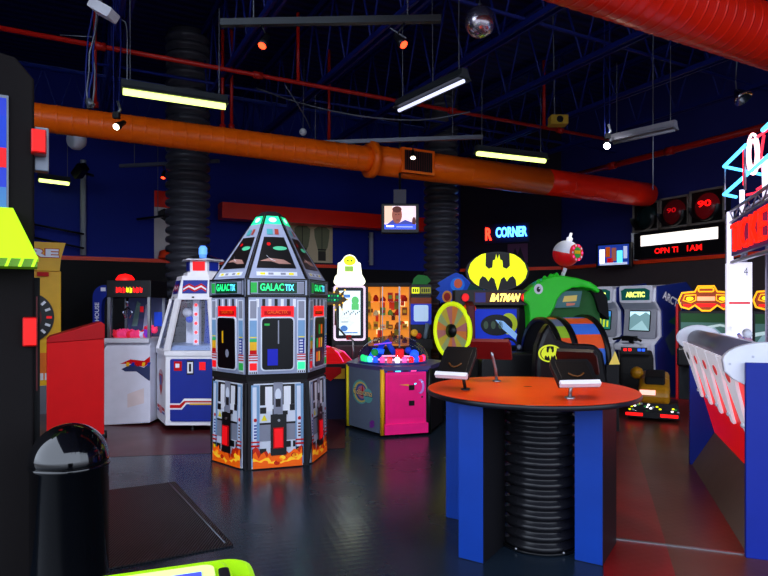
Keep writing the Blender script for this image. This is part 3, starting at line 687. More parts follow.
# ---- white tower
t = thing('pusher_tower_game', 'white six-sided glass tower game with blue base and blue beacon behind the rocket tower', 'arcade game', (-2.45, 8.12, 0))
b_ = MB(); fr = b_.frust(6, .62, .08, .62, .96, cream)
for i in (5, 0, 1):
    F = fr[i]; h = .88
    if i == 0:
        b_.slab(F, rrect(-.25, .05, .29, h-.04, .03), .004, .014, navy); b_.rect(F, -.2, h-.19, -.1, h-.07, red, .016); b_.rect(F, -.18, h-.15, -.13, h-.1, cream, .018); b_.rect(F, -.04, h-.24, .05, h-.06, dark, .016); b_.rect(F, -.03, h-.22, .04, h-.08, cream, .018); b_.rect(F, -.01, h-.2, .02, h-.1, dark, .02)
        b_.rect(F, .12, h-.18, .2, h-.08, eRd, .018)
        b_.poly(F, [(-.25, .28), (-.12, .28), (-.07, .34), (.29, .34), (.29, .27), (-.04, .27), (-.1, .2), (-.25, .2)], cream, .016); b_.poly(F, [(-.25, .26), (-.13, .26), (-.07, .31), (.29, .31), (.29, .29), (-.05, .29), (-.11, .22), (-.25, .22)], red, .018); b_.rect(F, .0, .26, .29, .28, yellow, .018)
    else:
        b_.ell(F, .0, .58, .16, .1, mat('crest_pale', (190, 150, 160), .5), .005); b_.poly(F, [(-.12, .62), (.12, .62), (.08, .42), (0, .34), (-.08, .42)], red, .006); b_.rect(F, -.07, .48, .07, .6, navy, .008)
        b_.rect(F, -.26, .16, .26, .2, red, .005); b_.rect(F, -.26, .12, .26, .145, navy, .005); b_.ell(F, 0, .16, .12, .05, mat('crest_pink', (215, 120, 130), .5), .008)
b_.build('base', t)
b_ = MB(); b_.frust(6, .64, .96, .64, 1.02, cream); b_.build('ledge', t)
for i in range(6):
    a = -PI/2-PI/6+PI/3*i; A = Vector((.60*math.cos(a), .60*math.sin(a), 1.02)); B = Vector((.42*math.cos(a), .42*math.sin(a), 1.68))
    b_ = MB(); d = Vector((math.cos(a+PI/2), math.sin(a+PI/2), 0)); F = Fr(A, d, B-A); b_.rslab(F, -.045, 0, .045, (B-A).length, -.02, .02, cream); b_.build('frame_post', t, bevel=.006)
for i in range(4): b_ = MB(); a = -PI/2-PI*80/180+i*PI*.9/2; b_.lathe([(.03, 0), (.03, .06), (0, .07)], black, 10, (.45*math.cos(a), .45*math.sin(a), 0)); b_.tube([(.45*math.cos(a), .45*math.sin(a), .05), (.45*math.cos(a), .45*math.sin(a), .09)], .02, black, 8); b_.build('caster', t)
b_ = MB(); fr = b_.frust(6, .585, 1.03, .41, 1.67, clear, cap=False); b_.build('glass', t)
b_ = MB(); fr = b_.frust(6, .44, 1.67, .35, 1.98, cream)
for F in (fr[0], fr[5], fr[1]):
    b_.rect(F, -.16, .08, .16, .26, navy, .004)
    for k, mm in ((.17, red), (.145, cream), (.12, red)):
        b_.poly(F, [(-.15, k), (-.08, k+.045), (0, k+.005), (.08, k+.045), (.15, k), (.15, k-.02), (.08, k+.02), (0, k-.02), (-.08, k+.02), (-.15, k-.02)], mm, .006+.001*k)
    b_.rect(F, -.03, .02, .0, .04, dark, .004)
b_.build('sign_crown', t)
b_ = MB(); b_.lathe([(0, 1.03), (.12, 1.03), (.10, 1.3), (.10, 1.66)], mat('inner_blue', (20, 60, 170), .4, emit=.25), 20, (.1, .1, 0)); b_.build('inner_column', t)
b_ = MB(); b_.frust(6, .56, 1.022, .5, 1.08, mat('inner_tray', (130, 150, 190), .4)); 
for k in range(5): b_.sphere((-.02, -.22, 1.12+k*.12), .03, eR, 10, 6)
b_.box(-.06, -.24, 1.03, .02, -.14, 1.67, cream); b_.sphere((-.17, -.1, 1.5), .07, cream, 12, 8); b_.sphere((-.15, -.1, 1.41), .05, eBd, 10, 8); b_.box(-.26, .1, 1.08, -.1, .2, 1.45, cream); b_.lathe([(0, 1.3), (.05, 1.32), (.06, 1.45), (0, 1.45)], red, 10, (.2, -.1, 0)); b_.build('playfield', t)
b_ = MB(); b_.frust(6, .27, 1.98, .26, 2.03, cream); b_.frust(6, .22, 2.03, .22, 2.19, cream); 
fx = MB(); ff = fx.frust(6, .223, 2.035, .223, 2.185, cream, cap=False)
for F in (ff[0], ff[1], ff[5]): b_.rslab(F, -.075, .02, .085, .14, 0, .01, eRd if F is ff[0] else navy)
b_.frust(6, .29, 2.19, .27, 2.215, lgrey); b_.lathe([(.26, 2.215), (.1, 2.27), (.07, 2.28), (0, 2.28)], chrome, 24); b_.build('lantern', t)
b_ = MB(); b_.lathe([(.055, 2.28), (.055, 2.37), (.03, 2.4), (0, 2.4)], em('beacon_blue', (90, 150, 255), 1.2), 16); b_.build('beacon', t)

# ---- crane game with white body
t = thing('crane_game', 'claw crane game with pink toys behind glass and a white body with colourful swoosh', 'arcade game', G(131, 8.25), 0)
# x: px105..160 => -.35 .. .40
b_ = MB(); F = front(-.3); b_.slab(F, [(-.36, .0), (.38, .04), (.38, 1.12), (-.17, 1.12), (-.24, 1.0), (-.30, 1.10), (-.36, 1.12)], -.75, 0, white)
b_.poly(F, [(-.02, .82), (.12, .88), (.3, .86), (.38, .92), (.38, .84), (.3, .78), (.12, .82)], red, .003); b_.poly(F, [(-.0, .75), (.14, .82), (.3, .77), (.38, .84), (.38, .6), (.36, .6), (.2, .72), (.05, .72)], mat('swoosh_slate', (40, 50, 90), .5), .004)
for k in range(5): b_.poly(F, [(.06+k*.07, .79), (.10+k*.07, .79), (.11+k*.07, .84), (.07+k*.07, .84)], [yellow, navy, red, yellow, navy][k], .006)
b_.poly(F, [(.08, .24), (.3, .3), (.3, .5), (.08, .42)], mat('body_pale_patch', (208, 195, 200), .4), .003); b_.build('body', t, bevel=.008)
b_ = MB(); b_.box(-.22, -.35, 1.10, .38, .1, 1.16, lgrey); b_.build('shelf', t, bevel=.006)
for x in (-.17, .36):
    for y in (-.28, .25): b_ = MB(); b_.box(x-.018, y-.018, 1.16, x+.018, y+.018, 1.72, steel); b_.build('post', t)
b_ = MB(); b_.box(-.19, -.26, 1.18, .38, -.255, 1.7, clear); b_.build('glass', t)
b_ = MB(); b_.box(-.19, .26, 1.16, .38, .29, 1.72, mat('crane_back_print', (60, 66, 100), .5, emit=.15)); b_.poly(front(.258), [(-.1, 1.3), (-.02, 1.3), (.03, 1.62), (-.02, 1.66)], mat('crane_print_green', (90, 120, 110), .5, emit=.15), .002); b_.rect(front(.258), .02, 1.5, .07, 1.58, eRd, .003); b_.poly(front(.258), [(.06, 1.25), (.2, 1.25), (.16, 1.64), (.1, 1.6)], lgrey, .002); b_.rect(front(.258), .22, 1.3, .34, 1.5, eBd, .003); b_.build('back_panel', t)
b_ = MB(); b_.box(-.2, -.3, 1.70, .39, .3, 1.93, black); F = front(-.3); b_.rect(F, -.1, 1.745, .34, 1.86, dark, .003); [b_.poly(F, [(-.07+k*.045, 1.76+.012*(k % 2)), (-.04+k*.045, 1.765), (-.035+k*.045, 1.835-.01*(k % 3)), (-.05+k*.045, 1.82), (-.068+k*.045, 1.845)], eY if k in (3, 4) else eR, .005) for k in range(8)]; b_.build('marquee', t, bevel=.008)
b_ = MB(); b_.tube([(-.05, 0, 1.7), (-.05, 0, 1.58)], .02, chrome, 8)
for k in range(3): a = k*2.1; b_.tube([(-.05, 0, 1.57), (-.05+.07*math.cos(a), .07*math.sin(a), 1.5), (-.05+.03*math.cos(a), .03*math.sin(a), 1.42)], .01, chrome, 6)
b_.build('claw', t)
b_ = MB(); b_.lathe([(.12, 1.93), (.12, 1.96), (.08, 2.01), (0, 2.03)], eR, 20, (-.08, 0, 0)); b_.build('dome_lamp', t)
toys = [mat('toy_pink', (255, 60, 110), .6, emit=.35), mat('toy_red', (235, 30, 50), .6, emit=.25), mat('toy_yellow', (240, 220, 60), .6, emit=.2), mat('toy_white', (235, 225, 240), .6, emit=.1), mat('toy_violet', (150, 60, 200), .6, emit=.2)]
rnd = random.Random(5)
TL = ['pink plush toy at the bottom of the claw crane game', 'red plush toy at the bottom of the claw crane game', 'yellow plush toy at the bottom of the claw crane game', 'white plush toy at the bottom of the claw crane game', 'violet plush toy at the bottom of the claw crane game']
for k in range(22):
    i = rnd.choice([0, 0, 1, 1, 3, 2, 4]) if k % 11 > 3 else rnd.choice([0, 1])
    x = -.12+.43*((k % 11)/10)+rnd.uniform(-.01, .01); y = -.19+.2*(k//11); r = rnd.uniform(.04, .055); z = 1.16+r*.95+(.05 if x > .2 else 0)*(k//11)
    b_ = MB(); b_.sphere((0, 0, 0), r, toys[i], 10, 7)
    b_.sphere((-r*.6, 0, r*.8), r*.38, toys[i], 8, 5); b_.sphere((r*.6, 0, r*.8), r*.38, toys[i], 8, 5)
    o = b_.build('plush_toy', loc=Vector(t.location)+Vector((x, y, z))); tag(o, TL[i], 'toy', TL[i].split(' at ')[0]+'s in the crane game')

# ---- blue arch cabinet
t = thing('arch_cabinet', 'dark blue arch-fronted cabinet with white vertical lettering behind the crane game', 'arcade game', G(112, 9.6), 0)
b_ = MB(); F = front(0); b_.slab(F, [(-.31, 0), (-.17, 0), (-.17, 1.55)]+arc(-.02, 1.62, .14, 180, 90, 6)+[(.5, 1.76), (.5, 1.92)]+arc(-.12, 1.73, .19, 90, 180, 6), -.5, 0, navy)
b_.rect(F, -.2+.02, 1.82, -.1, 1.88, cream, .004); b_.rect(F, -.07, 1.82, 0, 1.88, red, .004)
Fv = Fr((-.205, 0, 1.12), ZZ, (-1, 0, 0)); b_.text(Fv, 'NUT HOUSE', 0, -.0, .52, .07, cream, .004, bold=.02); b_.build('arch', t)
b_ = MB(); b_.box(-.17, .1, 0, .5, .4, 1.7, matte); b_.build('inner_cabinet', t)

# ---- red cabinet
t = thing('red_game_cabinet', 'plain red cabinet back with slanted top behind the black trash can', 'arcade game', G(76, 7.0), math.radians(29))
b_ = MB(); F = front(0); b_.slab(F, [(-.30, .06), (.30, .06), (.30, 1.20), (-.30, 1.17)], -.5, 0, red); b_.build('body', t, bevel=.008)
b_ = MB(); F = front(-.012); b_.slab(F, [(-.30, 1.165), (.305, 1.2), (.305, 1.37), (.27, 1.40), (-.27, 1.235), (-.30, 1.2)], -.5, 0, mat('red_top_paint', (155, 6, 16), .5, spec=.15)); b_.build('slanted_top', t, bevel=.006)
for x in (-.25, .30):
    b_ = MB(); b_.tube([(x-.02, .05, .05), (x+.03, .05, .05)], .05, black, 14); b_.tube([(x, .05, .05), (x, .05, .09)], .02, black, 6); b_.build('caster', t)

# ---- yellow dial game
t = thing('dial_game', 'tall yellow game with a round black dial and red-white lettering at left', 'arcade game', G(29, 8.7), math.radians(30))
b_ = MB(); b_.box(-.36, 0, 0, .41, .5, 2.1, yellow); F = front(0); b_.poly(F, [(-.36, .9), (.41, .9), (.41, .5), (-.36, .55)], mat('yellow_orange_print', (225, 110, 20), .5), .004); b_.rect(F, .05, .0, .41, .42, grey, .004)
for k in range(5): b_.rect(F, .08+k*.06, .5, .12+k*.06, .6, cream, .006)
b_.build('body', t, bevel=.01)
b_ = MB(); b_.slab(front(-.04), [(-.36, 2.1), (.39, 2.1), (.41, 2.3), (.47, 2.52), (-.42, 2.52), (-.4, 2.3)], -.4, 0, yellow); F = front(-.04); b_.text(F, 'FIRE', -.25, 2.3, .38, 2.42, cream, .01, bold=.05); b_.text(F, 'FIRE', -.26, 2.29, .39, 2.43, red, .005, bold=.09); b_.rect(F, .1, 2.02, .25, 2.08, red, .01); b_.build('header', t)
b_ = MB(); F = front(0); b_.ellslab(F, .0, 1.42, .32, .36, 0, .03, black); b_.ell(F, 0, 1.42, .16, .2, dred, .033); b_.ell(F, .02, 1.36, .09, .11, eRd, .035)
for k in range(16):
    a = 2*PI*k/16; Fq = Fr(F.p(.255*math.cos(a), 1.42+.29*math.sin(a), .033), (math.cos(a), 0, math.sin(a)), (-math.sin(a), 0, math.cos(a))); b_.rect(Fq, -.035, -.018, .035, .018, cream if k % 4 else eRd, .002)
b_.rect(F, -.1, 1.72, .12, 1.78, red, .04); b_.build('dial', t)

# ---- left foreground black cabinet
CP = Vector(((36-384)/FOC*3.45, 3.45, 0)); CA = math.radians(30)
t = thing('video_cabinet', 'tall black cabinet at the left edge with red lamps and a lime lit canopy', 'arcade game', CP, CA)
cux = Vector((math.cos(CA), math.sin(CA), 0)); cuy = Vector((-math.sin(CA), math.cos(CA), 0))
def cpt(px, y, yl=0.0):      # local x and z of a point seen at this pixel on the cabinet plane yl
    f = (px-384)/FOC; P = CP+cuy*yl; s_ = (f*P.y-P.x)/(cux.x-f*cux.y); D = P.y+s_*cux.y
    return s_, CAMZ-(y-HZ)/FOC*D
b_ = MB(); cbb = mat('cabinet_brown_black', (13, 8, 9), .8, spec=.2); zt = cpt(36, 76)[1]
b_.slab(front(0), [(-1.0, 0), (-.01, 0), (-.01, zt-.02), (-.10, zt+.09), (-.30, zt+.12), (-1.0, zt+.12)], -.32, 0, cbb); b_.build('body', t, bevel=.012)
b_ = MB(); b_.box(-.01, .05, 0, .02, .3, 1.76, matte); b_.rect(front(.05), .0, 1.1, .008, 1.65, dred, .003); b_.build('side_rail', t)
b_ = MB(); F = front(0); e = cpt(6.5, 200)[0]; b_.rslab(F, -.55, 1.81, e+.01, cpt(6, 96)[1], 0, .012, grey); b_.rect(F, -.5, 1.84, e, cpt(6, 99)[1], em('screen_deep_blue', (30, 50, 170), .7), .015); b_.rect(F, -.4, 2.37, e, 2.48, eRd, .017); b_.rect(F, -.35, 2.49, e, 2.66, eBd, .017); b_.rect(F, -.3, 1.865, e, 2.26, em('screen_slate_blue', (60, 110, 170), .5), .017); b_.build('screen', t)
for (p0, p1, y0, y1) in ((31, 46.5, 131, 155), (22.5, 37.5, 317, 346)):
    x0, z1 = cpt(p0, y0, -.03); x1, z0 = cpt(p1, y1, -.03); z1 = cpt(p1, y0, -.03)[1]
    b_ = MB(); b_.box(x0, -.06, z0, x1, .04, z1, mat('red_lamp_housing', (190, 12, 12), .3)); h = b_.build('red_lamp', t, bevel=.008)
    b_ = MB(); b_.rslab(front(-.06), x0+.008, z0+.01, x1-.008, z1-.01, 0, .012, em('red_lamp_lens', (255, 14, 10), .8)); b_.build('lamp_lens', h)
b_ = MB(); x0, z1 = cpt(37, 127, .06); x1, z0 = cpt(49, 172, .06); b_.box(-.01, .05, z0, x1, .12, z1, grey); b_.build('bracket', t, bevel=.006)
b_ = MB(); lo = -.26; q0 = cpt(13, 208, -.14); q1 = cpt(38.5, 259, lo); q2 = cpt(38.5, 267, lo)
A = [(-.62, -.14, q0[1]), (q0[0], -.14, q0[1]), (q1[0], lo, q1[1]), (-.62, lo, q1[1])]; B = [(a, 0.0, c) for a, _, c in A]
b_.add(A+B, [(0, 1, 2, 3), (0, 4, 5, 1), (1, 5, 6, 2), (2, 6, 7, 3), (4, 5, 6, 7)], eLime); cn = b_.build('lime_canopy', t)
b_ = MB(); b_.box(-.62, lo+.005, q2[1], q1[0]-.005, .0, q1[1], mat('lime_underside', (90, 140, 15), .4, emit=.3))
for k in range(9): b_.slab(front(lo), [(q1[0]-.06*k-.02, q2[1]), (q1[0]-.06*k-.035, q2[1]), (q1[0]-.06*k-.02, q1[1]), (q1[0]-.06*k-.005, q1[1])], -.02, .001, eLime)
b_.build('canopy_underside', cn)

# ---- lime control panel in the foreground
t = thing('lime_game_console', 'lime green rounded game console top with blue display at bottom edge', 'arcade game', (-.48, .955, .0), math.radians(20))
b_ = MB(); b_.box(-.26, -.27, 0, .26, .27, .955, black); b_.build('body', t, bevel=.02)
b_ = MB(); F = topf(.955); b_.slab(F, rrect(-.3, -.3, .3, .3, .06, 6), 0, .09, mat('lime_shell', (170, 235, 15), .3, emit=.35)); b_.slab(F, rrect(-.25, -.25, .25, .24, .05, 6), .09, .115, mat('lime_shell', (170, 235, 15), .3)); b_.build('bezel', t, bevel=.012)
b_ = MB(); F = topf(1.07); b_.slab(F, rrect(-.22, -.2, .215, .2, .02), .0, .006, em('pale_lime_edge', (220, 255, 150), .7)); b_.rect(F, -.2, -.2, .19, .165, em('console_blue_screen', (70, 80, 235), .9), .008); b_.build('display', t)
b_ = MB(); b_.slab(topf(1.072), rrect(.222, -.15, .242, .17, .008), 0, .006, dark); b_.build('side_vent', t)

# ---- trash can
t = thing('trash_can', 'glossy black cylindrical trash can with domed lid', 'trash can', G(70, 3.2), .2)
b_ = MB(); b_.lathe([(0, 0), (.185, 0), (.19, .02), (.19, .74), (.197, .745), (.197, .76), (.19, .765), (0, .765)], gloss, 48); b_.build('body', t)
b_ = MB(); b_.lathe([(.19, .765)]+[(.193*math.cos(math.radians(a)), .77+.2*math.sin(math.radians(a))) for a in range(0, 91, 6)], gloss, 48); b_.build('dome_lid', t)
b_ = MB()
pts = []
b_.lathe([(.196*math.cos(math.radians(a)), .772+.202*math.sin(math.radians(a))) for a in range(8, 62, 6)], mat('gloss_flap', (9, 9, 12), .1, coat=.8), 18, a0=math.radians(200), a1=math.radians(300)); b_.build('swing_flap', t)

# ---- rubber mat
m_ = MB(); P = Vector((-1.72, 4.5, 0)); F = Fr((0, 0, 0), (1, 0, 0), (0, 1, 0))
pts = [(-2.56, 5.06), (-1.88, 5.40), (-1.00, 3.98), (-1.70, 3.60)]
mm = stripes('ribbed_rubber', (34, 25, 26), (20, 15, 17), 17, .5, axis=0, bump=.6)
m_.slab(Fr((0, 0, 0), (1, 0, 0), (0, 1, 0)), [(a-P.x, b-P.y) for a, b in pts][::-1], .003, .012, mm)
e = [(Vector((*pts[1], 0))-P), (Vector((*pts[2], 0))-P)]; m_.tube([e[0]+Vector((-.05, -.03, .014)), e[1]+Vector((-.06, .02, .014))], .006, grey, 5)
tag(m_.build('floor_mat', loc=P), 'dark ribbed rubber floor mat to the right of the trash can', 'mat')

# ---- dome game
t = thing('dome_game', 'low game with clear dome, hot pink front panel and grey side with a round logo', 'arcade game', (.1, 7.95, 0))
ox, oy = t.location.x, t.location.y
poly6 = [(-.47, 7.87), (-.02, 7.27), (.56, 7.44), (.78, 8.1), (.34, 8.68), (-.36, 8.55)]
poly6 = [(a-ox, b-oy) for a, b in poly6]; gm = mat('slate_laminate', (92, 106, 130), .4)
b_ = MB(); b_.slab(topf(0), poly6, .04, .80, dark); b_.build('core', t)
def side(i): A = Vector((*poly6[i], 0)); B = Vector((*poly6[(i+1) % 6], 0)); F = Fr(A, B-A, ZZ); return F, (B-A).length
for i, (mm, nm) in enumerate(((gm, 'grey_panel'), (pink, 'pink_panel'), (dark, 'dark_panel'), (lemon, 'rear_panel'), (lemon, 'rear_panel'), (lemon, 'yellow_panel'))):
    F, L = side(i); b_ = MB()
    if i == 1:
        b_.rslab(F, .035, .13, L-.05, .78, 0, .02, pink); b_.rslab(F, .06, .22, L-.08, .75, .02, .026, mat('pink_door', (235, 28, 122), .35)); b_.rslab(F, .02, .03, L-.03, .15, 0, .05, pink)
        b_.rslab(F, .33, .56, .40, .62, .026, .034, black); b_.rslab(F, .33, .37, .40, .43, .026, .034, black); b_.ell(F, .48, .6, .05, .09, mat('door_crescent', (190, 130, 220), .4), .029); b_.ell(F, .46, .6, .04, .075, pink, .031); b_.poly(F, [(.2, .63), (.33, .61), (.33, .63)], yellow, .03); b_.poly(F, [(.4, .62), (.52, .66), (.4, .64)], eC, .03); b_.ell(F, .5, .47, .012, .012, dark, .03)
        b_.rslab(F, .0, .78, L, .84, -.02, .015, navy)
        for k in range(5): b_.rect(F, .06+k*.1, .785, .13+k*.1, .83, [red, eC, dark, eP, navy][k], .018)
    elif i == 0:
        b_.rslab(F, .05, .04, L-.03, .80, 0, .02, gm)
        cu, cv = L*.47, .5
        for r, q in ((.17, mat('logo_teal', (90, 170, 170), .5)), (.145, mat('logo_yellow', (205, 190, 90), .5)), (.12, mat('logo_blue', (60, 90, 160), .5)), (.09, mat('logo_rose', (190, 110, 130), .5))): b_.ell(F, cu-.04+(.17-r)*.4, cv, r*1.05, r*.9, q, .022+(.17-r)*.02)
        b_.ell(F, cu+.13, cv-.03, .1, .09, eC if 0 else MATS['logo_teal'], .0245); b_.poly(F, [(cu-.02, cv-.05), (cu+.04, cv-.05), (cu+.01, cv+.12)], red, .0255)
        b_.text(F, 'Colorama', cu-.2, cv-.045, cu+.23, cv+.045, mat('logo_navy', (25, 40, 110), .5), .0265, bold=.05); b_.text(F, 'Colorama', cu-.19, cv-.035, cu+.22, cv+.04, mat('logo_gold', (230, 200, 110), .5, emit=.1), .0275, bold=.0)
        for k in range(4): b_.ell(F, L-.2+.03*(k % 2), .1+.02*k, .04, .02, mat('logo_purple', (120, 40, 150), .5), .022+.0005*k)
    else: b_.rslab(F, .03, .04, L-.03, .80, 0, .02, mm)
    b_.build(nm, t)
    F2 = F; e = MB(); e.tube([F.p(0, .02, 0), F.p(0, .82, 0)], .028, yellow if i == 1 else lemon if i == 0 else black, 8); e.build('corner_post', t)
b_ = MB(); b_.slab(topf(0), [(x*1.04, y*1.04) for x, y in poly6], .80, .85, mat('deck_print', (70, 60, 110), .4)); b_.build('deck', t)
cc = (.02, .0)
b_ = MB(); b_.lathe([(.46, .85), (.46, .87), (.44, .87), (.0, .87)], mat('ring_blue', (20, 40, 120), .3, emit=.2), 40, (*cc, 0)); b_.build('playfield', t)
b_ = MB(); b_.lathe([(.47*math.cos(math.radians(a)), .87+.33*math.sin(math.radians(a))) for a in range(0, 91, 5)], clear, 48, (*cc, 0)); b_.build('clear_dome', t)
for k in range(14):
    a = PI+PI*k/13; c = (cc[0]+.40*math.cos(a), cc[1]+.36*math.sin(a), .87); mm = [eG, eG, eG, eC, eB, eP, eR, eW, eP, eR, eB, eR, eP, eR][k]
    b_ = MB(); b_.lathe([(.028, 0), (.034, .05), (.02, .07), (0, .075)], mm, 12, c); b_.build('lit_cup', t)
b_ = MB(); b_.box(-.05+.1, -.12, .87, .16, .02, 1.02, eRd); b_.build('red_block', t, bevel=.01)
b_ = MB(); b_.tube([(cc[0]+.33*math.cos(k*PI/20), cc[1]+.30*math.sin(k*PI/20), .90) for k in range(40)], .012, em('ring_rose', (255, 150, 190), 1.6), 6, closed=True); b_.build('light_ring', t)
b_ = MB(); b_.tube([(cc[0]-.2, .1, .87), (cc[0]-.16, .05, 1.05), (cc[0]-.08, 0, 1.12), (cc[0]+.02, .0, .95)], .04, eBd, 8); b_.tube([(cc[0]-.3, -.05, .9), (cc[0]-.25, 0, 1.0), (cc[0]-.12, 0, .98)], .035, eB, 8); b_.tube([(cc[0]-.25, -.1, 1.08), (cc[0]-.02, -.12, 1.11)], .008, eV, 6); b_.sphere((cc[0]-.24, -.1, .98), .05, eGd, 10, 8); b_.sphere((cc[0]+.28, -.02, .95), .06, eB, 10, 8); b_.sphere((cc[0]+.2, -.02, 1.0), .045, eBd, 10, 8); b_.build('blue_loop', t)

# ---- red low dome game with bulb arrow sign
t = thing('bulb_arrow_game', 'dark game with a low red dome and a bulb-edged arrow sign behind the rocket tower', 'arcade game', G(333, 8.7))
b_ = MB(); b_.slab(topf(0), [(-.45, -.3), (.25, -.3), (.3, .0), (.2, .4), (-.4, .4)], 0, .72, mat('deep_navy', (10, 12, 60), .5)); b_.build('base', t)
b_ = MB(); b_.slab(topf(0), [(-.5, -.4), (.28, -.4), (.36, .0), (.25, .45), (-.45, .45)], .72, .78, dark); b_.poly(front(-.41), [(-.15, .66), (0, .55), (.15, .66), (.15, .74), (-.15, .74)], red, .002); b_.rect(front(-.4), -.2, .58, .2, .72, yellow, .001); b_.build('deck', t)
b_ = MB(); b_.lathe([(.36, .78), (.34, .82), (.24, .92), (.1, .99), (0, 1.0)], mat('red_dome_lit', (200, 18, 24), .2, emit=.5), 8, (-.08, -.02, 0), smooth=False)
for k in range(8): a = k*PI/4; b_.tube([(-.08+.35*math.cos(a), -.02+.35*math.sin(a), .80), (-.08+.24*math.cos(a), -.02+.24*math.sin(a), .925), (-.08, -.02, 1.005)], .008, eP, 5)
b_.build('red_dome', t)
b_ = MB(); b_.tube([(.02, .2, 1.5), (.05, .1, 1.28), (.18, -.05, 1.16), (.30, -.2, 1.1), (.31, -.22, .78)], .014, steel, 8); b_.box(.2, -.12, 1.1, .27, -.05, 1.17, red); b_.build('bent_pole', t)
b_ = MB(); F = Fr((0, .2, 0), (1, 0, 0), ZZ); zz = 1.72
ar = [(-.32, 1.60), (.0, 1.60), (.02, 1.53), (.08, 1.6), (.12, 1.53), (.13, 1.63), (.2, 1.68), (.13, 1.73), (.16, 1.82), (.09, 1.77), (.04, 1.85), (.0, 1.79), (-.32, 1.82)]
b_.slab(F, ar, -.03, .0, mat('arrow_brown', (80, 60, 30), .5, emit=.1)); b_.poly(F, [(-.28, 1.64), (.05, 1.64), (.12, 1.7), (.05, 1.76), (-.28, 1.77)], mat('arrow_teal', (16, 70, 66), .5, emit=.3), .004)
for k in range(16): b_.sphere(F.p(-.26+(k % 8)*.045, 1.665+.06*(k//8)+.01, .01), .014, eGd if k % 3 else eG, 6, 4)
for k in range(len(ar)): b_.sphere(F.p(*ar[k], .01), .014, mat('bulb_amber', (255, 200, 70), .4, emit=.9), 6, 4)
b_.tube([(.02, .19, 1.3), (.02, .22, 1.7)], .015, steel, 6); b_.build('arrow_sign', t)

# ---- tall white-framed screen game
t = thing('screen_game', 'white-framed tall screen game with a glowing white and yellow topper', 'arcade game', G(350, 9.8), .12)
b_ = MB(); b_.box(-.3, 0, 0, .3, .6, 1.9, black); b_.build('cabinet', t, bevel=.01)
b_ = MB(); F = Fr((0, -.01, 1.0), (1, 0, .0), (-.02, -.04, 1)); F = front(-.005, 0, 1.02)
b_.slab(F, rrect(-.27, .0, .25, .90, .05), 0, .05, em('frame_pink_white', (240, 215, 235), .75)); b_.slab(F, rrect(-.235, .035, .215, .865, .03), .05, .054, mat('screen_border', (12, 14, 30), .3)); b_.build('screen_frame', t)
s = MB(); s.rect(F, -.18, .09, .165, .81, em('screen_white', (222, 240, 245), .95), .057); 
lg = em('picture_green', (90, 190, 110), .8); lb = em('picture_blue', (80, 130, 200), .7)
s.ell(F, .08, .65, .06, .07, lg, .059); s.rect(F, .02, .5, .14, .6, lg, .059); s.ell(F, -.1, .2, .06, .05, lb, .059); s.rect(F, -.15, .3, -.03, .31, dark, .059)
for k in range(9): s.rect(F, -.1+.03*k, .42+.02*(k % 3), -.085+.03*k, .45+.02*(k % 3), dark, .059)
s.rect(F, -.14, .12, .12, .14, lb, .059); s.rect(F, -.12, .7, 0, .75, lb, .059); s.build('screen', t)
b_ = MB(); F = front(.08, 0, 1.93); sh = arc(0, .38, .12, 20, 160, 8)+[(-.15, .38), (-.19, .36), (-.2, .18), (-.24, .14)]+arc(-.2, .06, .06, 140, 270, 5)+[(0, -.01)]+arc(.2, .06, .06, 270, 400, 5)+[(.2, .18), (.18, .36), (.14, .38)]
b_.slab(F, sh, -.12, 0, em('topper_glow', (255, 252, 222), 1.3)); b_.ell(F, 0, .4, .1, .08, em('topper_lime', (225, 240, 30), 1.0), .004); b_.rect(F, -.08, .22, .06, .31, mat('topper_green', (150, 200, 80), .4, emit=.6), .004)
for q in (-.03, .03): b_.ell(F, q, .4, .012, .016, dark, .006)
b_.ell(F, 0, .12, .16, .05, eW, .004); b_.build('topper', t)
b_ = MB(); b_.box(-.25, -.3, .75, .28, 0, .95, mat('control_deck', (60, 30, 40), .5)); b_.build('control_deck', t, bevel=.02)

# ---- prize display
t = thing('prize_display', 'warm orange lit prize cabinet with shelves and steel posts', 'display case', G(387, 10.6))
b_ = MB(); b_.box(-.42, .45, 0, .42, .5, 1.95, mat('amber_backlit', (240, 140, 45), .5, emit=.9, var=.5, scale=5)); b_.box(-.42, 0, 0, .42, .5, .85, dark); b_.rect(front(.45), -.38, 1.72, .2, 1.9, em('amber_hot', (255, 215, 120), 1.5), -.003); b_.build('back_panel', t)
rnd = random.Random(3)
b_ = MB(); Fq = front(.447)
for k in range(26): u = rnd.uniform(-.38, .34); v = rnd.uniform(.9, 1.6); b_.rect(Fq, u, v, u+rnd.uniform(.03, .1), v+rnd.uniform(.05, .2), [mat('print_red_glow', (210, 50, 20), .5, emit=.5), mat('print_brown', (120, 60, 20), .5, emit=.2), em('print_pale', (255, 230, 160), 1.2), mat('print_olive', (130, 120, 40), .5, emit=.3)][k % 4], .001+.0005*k)
b_.build('printed_backing', t)
for zs in (.9, 1.15, 1.4, 1.65): b_ = MB(); b_.box(-.4, .1, zs, .4, .45, zs+.015, clear); b_.build('shelf', t)
for x_, w_ in ((-.42, .02), (-.12, .015), (-.08, .015), (.22, .03), (.40, .02)): b_ = MB(); b_.box(x_-w_/2, .0, .85, x_+w_/2, .03, 1.95, steel if x_ > -.1 else wood); b_.build('post', t)
b_ = MB(); b_.box(-.44, -.02, 1.93, .44, .5, 1.99, dark); b_.build('top', t)
pm = [eOd, mat('prize_red', (190, 30, 20), .5, emit=.25), mat('prize_gold', (220, 160, 40), .5, emit=.3), mat('prize_cream', (230, 200, 150), .5, emit=.3), mat('prize_green', (120, 150, 60), .5, emit=.25), mat('prize_brown', (150, 75, 30), .5, emit=.25)]  # added emission keeps the prizes from looking dark in the lit case
PL = ['orange', 'red', 'gold', 'cream', 'green', 'brown']
